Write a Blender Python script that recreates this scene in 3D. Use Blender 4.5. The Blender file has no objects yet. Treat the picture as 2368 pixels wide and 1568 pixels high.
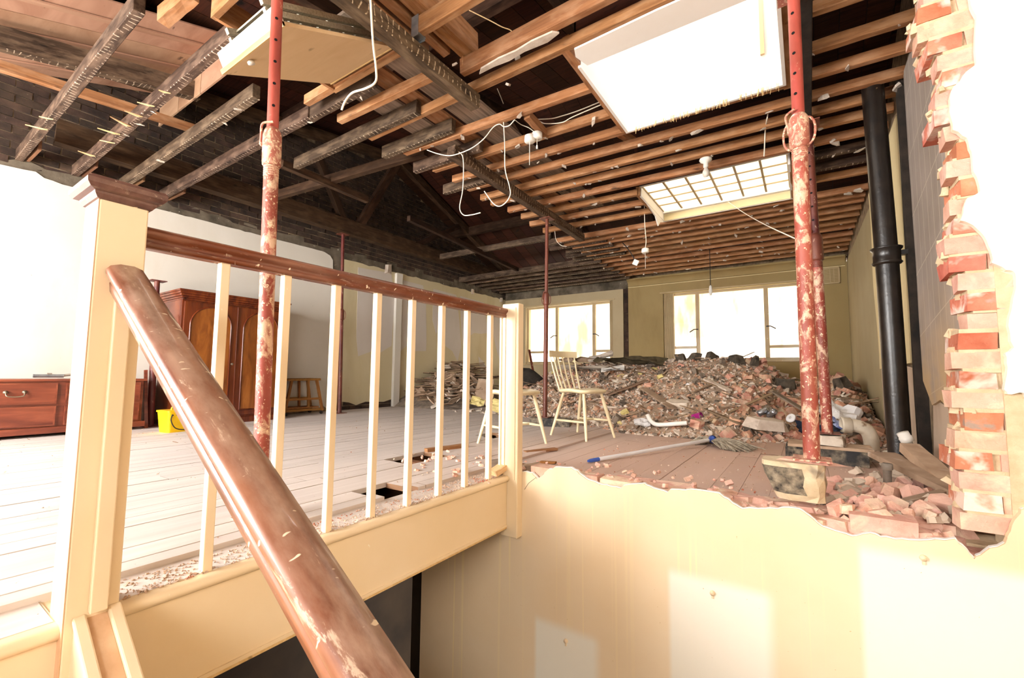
import bpy, math, random
from mathutils import Vector, Matrix, Euler, noise
random.seed(7)
R = math.radians
scene = bpy.context.scene
COL = scene.collection

# ------------------------------------------------------------------ camera
cam_d = bpy.data.cameras.new('camera'); cam = bpy.data.objects.new('camera', cam_d); COL.objects.link(cam)
cam_d.sensor_width = 36.0; cam_d.lens = 15.449; cam_d.clip_start = 0.03; cam_d.clip_end = 200
yaw, pitch, roll = R(33.7145), R(4.5031), R(0.5481)
_F = Vector((-math.sin(yaw)*math.cos(pitch), math.cos(yaw)*math.cos(pitch), math.sin(pitch)))
_r = Vector((math.cos(yaw), math.sin(yaw), 0)); _u = _r.cross(_F)
_R = math.cos(roll)*_r + math.sin(roll)*_u; _U = -math.sin(roll)*_r + math.cos(roll)*_u
_m = Matrix((_R, _U, -_F)).transposed().to_4x4(); _m.translation = (0, 0, 0.62)
cam.matrix_world = _m
scene.camera = cam

# ------------------------------------------------------------------ exposure, sky, daylight
vs = scene.view_settings
vs.view_transform = 'Standard'; vs.look = 'None'; vs.gamma = 1.0; vs.use_curve_mapping = False
vs.exposure = 0.38
scene.cycles.use_denoising = True
scene.cycles.max_bounces = 5; scene.cycles.diffuse_bounces = 3; scene.cycles.glossy_bounces = 2; scene.cycles.use_adaptive_sampling = True; scene.cycles.adaptive_threshold = 0.08; scene.cycles.adaptive_min_samples = 16
scene.cycles.sample_clamp_indirect = 6.0
world = bpy.data.worlds.new('overcast_sky'); scene.world = world; world.use_nodes = True
bg = world.node_tree.nodes['Background']
bg.inputs[0].default_value = (1.0, 0.985, 0.96, 1); bg.inputs[1].default_value = 10.5

def area(name, loc, target, sx, sy, power, col=(1.0, 0.98, 0.95)):
    d = bpy.data.lights.new(name, 'AREA'); d.shape = 'RECTANGLE'; d.size = sx; d.size_y = sy
    d.energy = power; d.color = col
    o = bpy.data.objects.new(name, d); COL.objects.link(o); o.location = loc
    o.rotation_euler = (Vector(target) - Vector(loc)).to_track_quat('-Z', 'Z').to_euler()
    return o
# area lamps strengthen the daylight at two unseen front windows (behind the camera)
area('front_window_daylight_room', (-4.1, -2.45, 1.35), (-4.0, 3.0, 0.9), 3.4, 1.8, 360)
area('front_window_daylight_stairs', (0.4, -2.4, 1.5), (0.3, 2.3, 0.5), 1.7, 1.2, 38)

# ------------------------------------------------------------------ colours and materials
def lin(c):
    def f(v):
        v /= 255.0
        return v/12.92 if v <= 0.04045 else ((v+0.055)/1.055)**2.4
    return (f(c[0]), f(c[1]), f(c[2]), 1.0)

MATS = {}
class NT:
    def __init__(s, name):
        m = bpy.data.materials.new(name); m.use_nodes = True
        s.m = m; s.n = m.node_tree.nodes; s.l = m.node_tree.links
        s.b = s.n['Principled BSDF']; s.out = s.n['Material Output']
        s.tc = s.n.new('ShaderNodeTexCoord')
        MATS[name] = m
    def new(s, t): return s.n.new('ShaderNode' + t)
    def link(s, a, b): s.l.new(a, b)
    def coord(s, which='Object', scale=(1, 1, 1), jitter=True):
        mp = s.new('Mapping'); mp.inputs['Scale'].default_value = scale
        if which == 'World':
            g = s.new('NewGeometry'); src = g.outputs['Position']
        else:
            src = s.tc.outputs[which]
        if jitter and which == 'Object':
            oi = s.new('ObjectInfo'); ad = s.new('VectorMath'); ad.operation = 'ADD'
            mu = s.new('Math'); mu.operation = 'MULTIPLY'; mu.inputs[1].default_value = 37.0
            s.link(oi.outputs['Random'], mu.inputs[0]); s.link(src, ad.inputs[0]); s.link(mu.outputs[0], ad.inputs[1]); src = ad.outputs[0]
        s.link(src, mp.inputs['Vector']); return mp.outputs[0]
    def noise(s, vec, scale, detail=5, rough=0.55, dist=0.0):
        t = s.new('TexNoise'); t.inputs['Scale'].default_value = scale; t.inputs['Detail'].default_value = detail
        t.inputs['Roughness'].default_value = rough; t.inputs['Distortion'].default_value = dist
        s.link(vec, t.inputs['Vector']); return t.outputs['Fac']
    def ramp(s, fac, stops, interp='LINEAR'):
        t = s.new('ValToRGB'); t.color_ramp.interpolation = interp; e = t.color_ramp.elements
        while len(e) < len(stops): e.new(0.5)
        for k, (p, c) in enumerate(stops):
            e[k].position = p; e[k].color = c if len(c) == 4 else lin(c)
        s.link(fac, t.inputs[0]); return t.outputs[0]
    def mix(s, fac, a, b, mode='MIX'):
        t = s.new('Mix'); t.data_type = 'RGBA'; t.blend_type = mode
        for v, i in ((fac, 0), (a, 6), (b, 7)):
            if hasattr(v, 'is_output'): s.link(v, t.inputs[i])
            elif i == 0: t.inputs[0].default_value = v
            else: t.inputs[i].default_value = v if len(v) == 4 else lin(v)
        return t.outputs[2]
    def math(s, op, a, b=None, clamp=False):
        t = s.new('Math'); t.operation = op; t.use_clamp = clamp
        for v, i in ((a, 0), (b, 1)):
            if v is None: continue
            if hasattr(v, 'is_output'): s.link(v, t.inputs[i])
            else: t.inputs[i].default_value = v
        return t.outputs[0]
    def thresh(s, fac, lo, hi):
        return s.ramp(fac, [(lo, (0, 0, 0, 1)), (hi, (1, 1, 1, 1))])
    def vary(s, col, amt, hue=0.0):
        oi = s.new('ObjectInfo'); h = s.new('HueSaturation')
        v = s.math('ADD', s.math('MULTIPLY', oi.outputs['Random'], 2*amt), 1-amt)
        s.link(v, h.inputs['Value']); s.link(col, h.inputs['Color'])
        if hue:
            v2 = s.math('ADD', s.math('MULTIPLY', s.math('FRACT', s.math('MULTIPLY', oi.outputs['Random'], 7.31)), 2*hue), 0.5-hue)
            s.link(v2, h.inputs['Hue'])
        return h.outputs[0]
    def bump(s, h, strength=0.3, dist=0.01):
        b = s.new('Bump'); b.inputs['Strength'].default_value = strength; b.inputs['Distance'].default_value = dist
        s.link(h, b.inputs['Height']); s.link(b.outputs[0], s.b.inputs['Normal'])
    def done(s, col, rough=0.8, metal=0.0, coat=0.0, spec=0.4):
        if hasattr(col, 'is_output'): s.link(col, s.b.inputs['Base Color'])
        else: s.b.inputs['Base Color'].default_value = lin(col)
        if hasattr(rough, 'is_output'): s.link(rough, s.b.inputs['Roughness'])
        else: s.b.inputs['Roughness'].default_value = rough
        s.b.inputs['Metallic'].default_value = metal; s.b.inputs['Coat Weight'].default_value = coat
        s.b.inputs['Specular IOR Level'].default_value = spec
        return s.m

def simple(name, c0, c1, scale=6, stretch=(1, 1, 1), rough=0.8, bump=0.2, var=0.1, hue=0.0, metal=0.0, coat=0.0, spots=(), detail=4, which='Object', bd=0.006, spec=0.4):
    s = NT(name); v = s.coord(which, stretch); f = s.noise(v, scale, detail)
    col = s.ramp(f, [(0.3, c0), (0.7, c1)])
    for (c, sc, lo, hi) in spots:
        f2 = s.noise(s.coord(which, (1, 1, 1)), sc, 4, 0.6, 0.3); col = s.mix(s.thresh(f2, lo, hi), col, c)
    if var: col = s.vary(col, var, hue)
    if bump: s.bump(s.noise(v, scale*3, 4, 0.65), bump, bd)
    return s.done(col, rough, metal, coat, spec)

def wood(name, c0, c1, grain=(1.2, 22, 22), rough=0.75, var=0.18, hue=0.01, dust=None, coat=0.0, bump=0.25, laths=None):
    s = NT(name); v = s.coord('Object', grain); f = s.noise(v, 1.6, 4, 0.6, 0.6)
    col = s.ramp(f, [(0.28, c0), (0.72, c1)])
    k = s.noise(s.coord('Object', (3, 8, 8)), 1.2, 3); col = s.mix(s.thresh(k, 0.66, 0.74), col, tuple(int(a*0.55) for a in c0))
    if laths:                                              # lime marks left where the laths were nailed
        ax, lc = laths
        g = s.coord('Object', (1, 1, 1), jitter=False); sp = s.new('SeparateXYZ'); s.link(g, sp.inputs[0])
        wob = s.noise(s.coord('Object', (6, 6, 6)), 1.0, 2)
        w = s.math('FRACT', s.math('ADD', s.math('MULTIPLY', sp.outputs['X'], 22.0), s.math('MULTIPLY', wob, 2.2)))
        st = s.math('LESS_THAN', w, 0.17)
        nn = s.new('SeparateXYZ'); s.link(s.tc.outputs['Normal'], nn.inputs[0])
        side = s.math('LESS_THAN', nn.outputs['Z'], -0.5) if ax == 'bottom' else s.math('GREATER_THAN', s.math('ABSOLUTE', nn.outputs['Y']), 0.5)
        br = s.thresh(s.noise(s.coord('Object', (1.5, 14, 14)), 2.6, 5, 0.65), 0.47, 0.54)
        col = s.mix(s.math('MULTIPLY', s.math('MULTIPLY', st, side), s.math('MULTIPLY', br, 0.85)), col, lc)
    if dust: 
        f2 = s.noise(s.coord('Object', (2, 6, 6)), 3, 6); col = s.mix(s.math('MULTIPLY', s.thresh(f2, 0.45, 0.75), 0.8), col, dust)
    if var: col = s.vary(col, var, hue)
    s.bump(f, bump, 0.004)
    return s.done(col, rough, 0, coat, 0.2)

wood('joist_timber', (122, 80, 50), (174, 122, 80), dust=(186, 144, 108), var=0.10, hue=0.004)
wood('joist_charred', (42, 30, 22), (86, 67, 52), dust=(126, 104, 84), var=0.18, laths=('bottom', (196, 176, 152)))
wood('batten_charred', (50, 37, 28), (98, 77, 60), dust=(134, 110, 88), var=0.1, laths=('side', (214, 190, 160)))
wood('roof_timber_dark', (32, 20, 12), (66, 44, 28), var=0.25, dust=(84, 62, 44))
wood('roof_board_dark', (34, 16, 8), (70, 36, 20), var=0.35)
wood('loft_board_grey', (104, 88, 74), (158, 138, 120), var=0.15)
wood('raw_softwood', (206, 164, 110), (230, 196, 150), var=0.08)
wood('hardwood_stool', (118, 74, 34), (168, 116, 60), var=0.1)
wood('lath_wood', (92, 72, 54), (170, 142, 114), var=0.35)
wood('plywood_panel', (208, 178, 132), (222, 194, 150), grain=(1, 4, 1), var=0.02, bump=0.05)
wood('hardboard', (150, 112, 86), (182, 146, 118), grain=(1, 3, 3), var=0.08, bump=0.05)

def mahogany(name, c0, c1, c2, rough, worn, grain=(0.8, 14, 14), dist=0.8):
    s = NT(name); v = s.coord('Object', grain); f = s.noise(v, 1.5, 5, 0.6, dist)
    col = s.ramp(f, [(0.25, c0), (0.5, c1), (0.8, c2)])
    if worn:
        k = s.noise(s.coord('Object', (5, 22, 22)), 1.8, 5, 0.72, 0.4)
        col = s.mix(s.math('MULTIPLY', s.thresh(k, 0.60, 0.66), min(1.0, worn*1.3)), col, (232, 208, 182))
        d = s.noise(s.coord('Object', (2.5, 8, 8)), 1.6, 6, 0.6); col = s.mix(s.math('MULTIPLY', s.thresh(d, 0.42, 0.66), worn), col, (190, 150, 128))
        sc = s.noise(s.coord('Object', (60, 30, 30)), 1.0, 2, 0.4); col = s.mix(s.thresh(sc, 0.70, 0.73), col, (250, 232, 205))
    if worn:                                               # dust settled on the upward faces
        g = s.new('NewGeometry'); gz = s.new('SeparateXYZ'); s.link(g.outputs['Normal'], gz.inputs[0])
        m = s.new('MapRange'); m.inputs['From Min'].default_value = 0.55; m.inputs['From Max'].default_value = 0.97; s.link(gz.outputs['Z'], m.inputs['Value'])
        dn = s.thresh(s.noise(s.coord('Object', (4, 10, 10)), 2.0, 6, 0.65), 0.36, 0.62)
        col = s.mix(s.math('MULTIPLY', s.math('MULTIPLY', m.outputs[0], dn), 0.7), col, (206, 176, 154))
    s.bump(f, 0.1, 0.003)
    return s.done(col, rough, 0, 0.25, 0.5)
mahogany('handrail_wood', (72, 36, 22), (116, 64, 40), (158, 98, 62), 0.36, 0.45)
mahogany('landing_rail_wood', (80, 32, 14), (116, 54, 24), (146, 82, 44), 0.3, 0.25)
mahogany('newel_cap_wood', (76, 48, 44), (96, 64, 58), (122, 88, 80), 0.42, 0.2)
mahogany('wardrobe_wood', (52, 18, 8), (96, 38, 14), (128, 62, 24), 0.25, 0, (12, 10, 0.8), 0.3)
mahogany('wardrobe_panel_wood', (84, 40, 12), (130, 70, 24), (172, 106, 42), 0.25, 0, (6, 6, 1.0), 0.9)
mahogany('chest_wood', (78, 30, 18), (118, 54, 34), (156, 84, 56), 0.35, 0, (8, 1.2, 8), 0.4)

# gloss cream paint of the balustrade, with chips
def paint(name, c0, c1, chip=(250, 238, 215), chips=0.74, rough=0.42):
    s = NT(name); v = s.coord('World', (1, 1, 1)); f = s.noise(v, 2.5, 5)
    col = s.ramp(f, [(0.3, c0), (0.7, c1)])
    k = s.noise(v, 26, 3, 0.5); col = s.mix(s.thresh(k, chips, chips+0.02), col, chip)
    s.bump(s.noise(v, 40, 4), 0.05, 0.002)
    return s.done(col, rough, 0, 0.1)
paint('cream_gloss', (237, 212, 172), (243, 221, 187))
paint('cream_chair', (226, 208, 168), (238, 222, 186), (150, 130, 100), 0.76)
paint('window_paint', (172, 148, 108), (190, 168, 128), (206, 190, 158), 0.7, 0.5)
simple('raw_newel_side', (214, 170, 130), (232, 194, 156), 3, (6, 6, 0.6), 0.6, 0.1, 0.0, which='World')

# stair well wall: yellow paint, run marks, paler rectangles where pictures hung
def stair_wall(name, plain=False):
    s = NT(name); w = s.coord('World'); f = s.noise(w, 1.3, 4)
    col = s.ramp(f, [(0.3, (237, 208, 168)), (0.7, (244, 221, 188))])
    sp = s.new('SeparateXYZ'); s.link(w, sp.inputs[0]); X, Z = sp.outputs['X'], sp.outputs['Z']
    if not plain:
        dr = s.noise(s.coord('World', (46, 1, 0.35)), 1.0, 2, 0.4)
        zone = s.math('MULTIPLY', s.thresh(s.noise(s.coord('World', (2.4, 0, 0)), 1.0, 1), 0.46, 0.6), 0.9)
        col = s.mix(s.math('MULTIPLY', s.thresh(dr, 0.58, 0.64), zone), col, (250, 226, 178))
        def ss(v, a, b):
            m = s.new('MapRange'); m.interpolation_type = 'SMOOTHSTEP'; m.inputs['From Min'].default_value = a; m.inputs['From Max'].default_value = b
            s.link(v, m.inputs['Value']); return m.outputs[0]
        for (x0, x1, zt) in ((-1.365, -0.98, -0.80), (-0.60, -0.165, -0.345), (0.155, 0.66, -0.07)):
            zl = s.math('ADD', Z, s.math('MULTIPLY', X, 0.0))
            m = s.math('MULTIPLY', s.math('MULTIPLY', ss(X, x0-0.016, x0+0.016), ss(X, x1+0.035, x1-0.035)), ss(zl, zt+0.035, zt-0.035))
            col = s.mix(s.math('MULTIPLY', m, 0.92), col, (246, 238, 222))
        up = s.math('MULTIPLY', ss(X, 0.42, 0.60), ss(Z, 0.05, 0.5)); col = s.mix(up, col, (247, 240, 226))
        sc = s.noise(s.coord('World', (1, 1, 1)), 60, 2); col = s.mix(s.thresh(sc, 0.76, 0.78), col, (214, 178, 126))
    s.bump(s.noise(w, 30, 4), 0.06, 0.002)
    return s.done(col, 0.55)
stair_wall('stair_wall_paint'); stair_wall('stair_wall_paint_plain', True)

def wallplaster(name, a, b, stain, amt=0.6, sc=1.1):
    s = NT(name); w = s.coord('World'); f = s.noise(w, 0.9, 5)
    col = s.ramp(f, [(0.3, a), (0.7, b)])
    st = s.noise(s.coord('World', (1, 1, 0.35)), sc, 7, 0.6, 0.4); col = s.mix(s.math('MULTIPLY', s.thresh(st, 0.52, 0.75), amt), col, stain)
    sp = s.noise(w, 45, 3); col = s.mix(s.thresh(sp, 0.74, 0.77), col, tuple(int(v*0.7) for v in a))
    s.bump(s.noise(w, 22, 6), 0.12, 0.004)
    return s.done(col, 0.75)
wallplaster('left_wall_plaster', (206, 199, 187), (216, 210, 200), (192, 180, 158), 0.5)
wallplaster('left_wall_buff', (196, 182, 146), (206, 194, 162), (176, 156, 112), 0.7)
wallplaster('old_paper', (196, 186, 176), (208, 200, 192), (176, 160, 140), 0.4)
wallplaster('back_wall_paint', (152, 130, 84), (164, 143, 98), (122, 98, 58), 0.7, 0.8)
wallplaster('back_left_paint', (168, 150, 116), (182, 166, 134), (146, 124, 86), 0.6, 0.9)
wallplaster('right_wall_paint', (160, 144, 108), (174, 160, 126), (150, 130, 92), 0.5)
wallplaster('right_wall_cream', (222, 204, 156), (228, 212, 168), (196, 176, 130), 0.4)
wallplaster('plaster_white', (236, 230, 222), (244, 240, 234), (222, 208, 192), 0.3)
wallplaster('plaster_bare', (190, 168, 146), (208, 190, 170), (150, 120, 96), 0.6, 3)
simple('cement_render_dark', (66, 58, 46), (118, 106, 90), 5, rough=0.95, bump=0.6, var=0, which='World', spots=[((188, 178, 160), 22, 0.66, 0.72)])
simple('plaster_lump', (180, 162, 144), (216, 204, 190), 14, rough=0.9, bump=0.5, var=0.12)
simple('soot_brick', (38, 28, 22), (74, 55, 43), 9, rough=0.95, bump=0.5, var=0.35, hue=0.01, spots=[((112, 98, 82), 16, 0.68, 0.76)])
simple('soot_mortar', (104, 86, 66), (164, 142, 113), 14, rough=0.95, bump=0.6, var=0, which='World')
simple('jamb_brick', (186, 100, 70), (222, 148, 116), 9, rough=0.92, bump=0.7, var=0.14, hue=0.015, spots=[((236, 212, 196), 6, 0.50, 0.60), ((176, 150, 136), 9, 0.62, 0.68)], bd=0.01)
simple('ledge_brick', (212, 158, 136), (234, 192, 172), 11, rough=0.95, bump=0.7, var=0.1, hue=0.012, spots=[((236, 208, 180), 7, 0.52, 0.66)], bd=0.01)
simple('lime_mortar', (206, 180, 144), (228, 206, 172), 18, rough=0.95, bump=0.8, var=0, which='World')

# floor boards: pale worn boards, brick dust drifted over the far right
def floorboards():
    s = NT('floor_board'); v = s.coord('Object', (14, 0.7, 14)); f = s.noise(v, 1.5, 6, 0.6, 0.4)
    col = s.ramp(f, [(0.25, (192, 180, 172)), (0.75, (218, 208, 202))])
    w = s.coord('World'); d = s.noise(w, 1.1, 6, 0.6)
    col = s.mix(s.math('MULTIPLY', s.thresh(d, 0.4, 0.62), 0.5), col, (222, 208, 198))
    sp = s.new('SeparateXYZ'); s.link(w, sp.inputs[0])
    m = s.new('MapRange'); m.inputs['From Min'].default_value = -2.6; m.inputs['From Max'].default_value = -1.2; s.link(sp.outputs['X'], m.inputs['Value'])
    m2 = s.new('MapRange'); m2.inputs['From Min'].default_value = 1.6; m2.inputs['From Max'].default_value = 2.8; s.link(sp.outputs['Y'], m2.inputs['Value'])
    k = s.math('MULTIPLY', s.math('MULTIPLY', m.outputs[0], m2.outputs[0]), s.math('ADD', s.math('MULTIPLY', d, 0.6), 0.55), True)
    col = s.mix(k, col, (206, 168, 146))
    sc = s.noise(w, 38, 4, 0.6); col = s.mix(s.thresh(sc, 0.70, 0.74), col, (128, 96, 78))
    nn = s.new('SeparateXYZ'); s.link(s.tc.outputs['Normal'], nn.inputs[0])          # sawn and split board edges
    col = s.mix(s.math('GREATER_THAN', s.math('ABSOLUTE', nn.outputs['Y']), 0.5), col, (128, 92, 64))
    col = s.vary(col, 0.05)
    s.bump(f, 0.15, 0.003)
    return s.done(col, 0.8)
floorboards()
wood('floor_joist_wood', (88, 60, 40), (140, 100, 70), var=0.15)

# props: red oxide paint, rust and cement splashes
def prop_paint(name, splash, red=((146, 60, 48), (178, 92, 74)), rust=0.5):
    s = NT(name); v = s.coord('Object', (1, 1, 0.5)); f = s.noise(v, 7, 5)
    col = s.ramp(f, [(0.3, red[0]), (0.7, red[1])])
    r = s.noise(v, 5.5, 7, 0.65, 0.4); col = s.mix(s.math('MULTIPLY', s.thresh(r, 0.48, 0.6), rust), col, (120, 66, 44))
    c = s.noise(s.coord('Object', (1, 1, 0.5)), 19, 6, 0.72, 0.6); col = s.mix(s.thresh(c, splash, splash+0.10), col, (216, 180, 152))
    c2 = s.noise(s.coord('Object', (1, 1, 1)), 60, 3); col = s.mix(s.thresh(c2, splash+0.12, splash+0.15), col, (232, 206, 172))
    s.bump(c, 0.4, 0.003)
    return s.done(col, 0.5, 0, 0, 0.5)
prop_paint('prop_red', 0.50); prop_paint('prop_red_clean', 0.62, ((156, 58, 48), (186, 88, 74)), 0.3)
prop_paint('prop_rust', 0.62, ((88, 40, 28), (122, 64, 46)), 0.8)
prop_paint('prop_dark', 0.60, ((64, 20, 18), (110, 42, 36)), 0.5)
prop_paint('prop_collar_cement', 0.47, ((158, 84, 70), (192, 122, 102)), 0.3)
simple('hole_black', (6, 5, 5), (12, 10, 9), 5, rough=0.9, bump=0, var=0)
simple('cast_iron_black', (14, 10, 8), (38, 30, 24), 12, rough=0.32, bump=0.25, var=0, spots=[((120, 96, 70), 24, 0.72, 0.76)], spec=0.6)
simple('charred_stud', (24, 20, 17), (58, 48, 40), 10, (1, 1, 0.2), 0.9, 0.5, 0.1)
def tilebacking():
    s = NT('grey_board'); w = s.coord('World'); f = s.noise(w, 3, 5)
    col = s.ramp(f, [(0.3, (148, 136, 126)), (0.7, (168, 156, 148))])
    sp = s.new('SeparateXYZ'); s.link(w, sp.inputs[0]); Y, Z = sp.outputs['Y'], sp.outputs['Z']
    a = s.math('LESS_THAN', s.math('FRACT', s.math('MULTIPLY', Y, 8.5)), 0.06)
    b = s.math('LESS_THAN', s.math('FRACT', s.math('MULTIPLY', s.math('ADD', Z, s.math('MULTIPLY', Y, 0.18)), 2.6)), 0.016)
    col = s.mix(s.math('MULTIPLY', s.math('MAXIMUM', a, b), 0.6), col, (206, 194, 176))
    st = s.noise(w, 2.2, 6); zz = s.new('MapRange'); zz.inputs['From Min'].default_value = 1.2; zz.inputs['From Max'].default_value = 0.5; s.link(Z, zz.inputs['Value'])
    col = s.mix(s.math('MULTIPLY', s.thresh(st, 0.4, 0.6), zz.outputs[0]), col, (196, 166, 124))
    s.bump(s.noise(w, 30, 5), 0.15, 0.003)
    s.done(col, 0.8)
tilebacking()
simple('white_plastic', (232, 226, 216), (242, 238, 230), 4, rough=0.4, bump=0.05, var=0.02)
simple('cable_white', (226, 216, 196), (240, 232, 216), 8, rough=0.5, bump=0, var=0.03)
simple('cable_dark', (30, 26, 24), (52, 44, 40), 8, rough=0.6, bump=0, var=0)
simple('pvc_dirty', (206, 190, 166), (232, 220, 200), 9, rough=0.5, bump=0.1, var=0.03, spots=[((150, 118, 88), 10, 0.62, 0.7)])
simple('grey_pipe', (124, 112, 100), (166, 154, 140), 10, rough=0.5, bump=0.15, var=0)
simple('galvanised', (150, 156, 162), (192, 196, 198), 20, rough=0.4, metal=0.8, bump=0.05, var=0.05)
simple('aluminium', (150, 142, 122), (186, 178, 156), 8, (1, 12, 12), 0.4, 0.05, 0.06, metal=0.25)
simple('brass_worn', (120, 106, 88), (160, 146, 124), 14, rough=0.4, metal=0.7, bump=0.1, var=0.05)
simple('concrete_aggregate', (40, 38, 38), (190, 172, 146), 26, rough=0.97, bump=1.0, var=0.08, detail=4, bd=0.012, spots=[((60, 58, 58), 4, 0.46, 0.6)])
simple('concrete_dusty', (196, 174, 140), (224, 204, 172), 12, rough=0.97, bump=0.7, var=0.06, spots=[((92, 86, 82), 3.2, 0.56, 0.66)], bd=0.01)
simple('mop_cotton', (146, 132, 114), (200, 186, 164), 30, rough=1.0, bump=0.4, var=0.12)
simple('mop_blue', (52, 82, 168), (70, 104, 190), 6, rough=0.4, bump=0.02, var=0)
simple('mop_pole', (234, 230, 230), (244, 242, 242), 6, rough=0.35, bump=0.02, var=0)
simple('bucket_yellow', (238, 184, 6), (250, 204, 20), 7, rough=0.4, bump=0.05, var=0, spots=[((190, 140, 20), 30, 0.72, 0.76)])
simple('cup_magenta', (176, 36, 128), (196, 56, 146), 6, rough=0.4, bump=0.0, var=0)
simple('paper_white', (226, 222, 222), (240, 238, 238), 5, rough=0.8, bump=0.03, var=0.03)
simple('paper_yellow', (206, 186, 116), (226, 208, 144), 6, rough=0.9, bump=0.2, var=0.1)
simple('can_silver', (150, 150, 156), (196, 196, 200), 10, rough=0.25, metal=0.8, bump=0.1, var=0.1)
simple('packet_blue', (30, 60, 150), (210, 216, 230), 9, rough=0.4, bump=0.1, var=0)
simple('cloth_navy', (22, 28, 44), (44, 52, 72), 9, rough=0.95, bump=0.3, var=0)
simple('sack_dark', (34, 30, 27), (66, 58, 50), 9, rough=0.9, bump=0.6, var=0.1)
simple('felt_olive', (70, 60, 40), (108, 94, 68), 12, rough=1.0, bump=0.5, var=0.1)
simple('rubble_base', (180, 152, 128), (212, 186, 162), 26, rough=1.0, bump=1.0, var=0, which='World', bd=0.02)
simple('rubble_grit', (176, 140, 116), (222, 198, 176), 9, rough=1.0, bump=0.4, var=0, which='World', spots=[((188, 112, 84), 5, 0.56, 0.62), ((206, 190, 170), 6, 0.6, 0.66)])
simple('rubble_brick', (176, 120, 98), (212, 162, 138), 12, rough=0.97, bump=0.7, var=0.18, hue=0.015, spots=[((204, 176, 148), 9, 0.5, 0.64)])
simple('rubble_plaster', (196, 176, 156), (228, 214, 198), 9, rough=0.95, bump=0.4, var=0.14, hue=0.008, spots=[((134, 106, 82), 8, 0.58, 0.68)])
simple('rubble_board', (156, 128, 104), (192, 164, 138), 7, rough=0.95, bump=0.3, var=0.2, spots=[((206, 192, 176), 5, 0.6, 0.7)])
simple('rubble_dark', (86, 74, 64), (142, 126, 110), 12, rough=0.97, bump=0.8, var=0.2)
simple('slate_edge', (58, 50, 42), (104, 92, 78), 16, rough=0.95, bump=0.5, var=0.15)
def sheeting():
    s = NT('outside_sheet'); w = s.coord('World'); f = s.noise(s.coord('World', (1.2, 1, 0.35)), 1.3, 7, 0.6)
    col = s.ramp(f, [(0.35, (196, 160, 118)), (0.46, (226, 208, 182)), (0.58, (240, 232, 220))])
    s.done(col, 0.9)
sheeting()
def glass(name, tint=(0.97, 0.96, 0.93, 1), rough=0.0):
    s = NT(name)
    t = s.new('BsdfTransparent'); t.inputs[0].default_value = tint
    g = s.new('BsdfGlossy'); g.inputs['Roughness'].default_value = 0.03
    mx = s.new('MixShader'); mx.inputs[0].default_value = 0.05
    s.link(t.outputs[0], mx.inputs[1]); s.link(g.outputs[0], mx.inputs[2]); s.link(mx.outputs[0], s.out.inputs['Surface'])
glass('pane_glass')
def frosted():
    s = NT('wired_glass'); d = s.new('BsdfTranslucent'); d.inputs[0].default_value = (0.86, 0.80, 0.70, 1)
    t = s.new('BsdfTransparent'); t.inputs[0].default_value = (0.9, 0.86, 0.78, 1)
    mx = s.new('MixShader'); mx.inputs[0].default_value = 0.6
    s.link(t.outputs[0], mx.inputs[1]); s.link(d.outputs[0], mx.inputs[2]); s.link(mx.outputs[0], s.out.inputs['Surface'])
frosted()
simple('bulb_glass', (206, 198, 186), (226, 220, 210), 4, rough=0.15, bump=0, var=0)
simple('lower_shade', (34, 24, 15), (56, 42, 28), 3, rough=0.95, bump=0.1, var=0, which='World')  # near-black puts the unlit lower storey's shade into the colour
simple('front_wall_white', (232, 226, 214), (240, 235, 226), 3, rough=0.9, bump=0.1, var=0, which='World')

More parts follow.
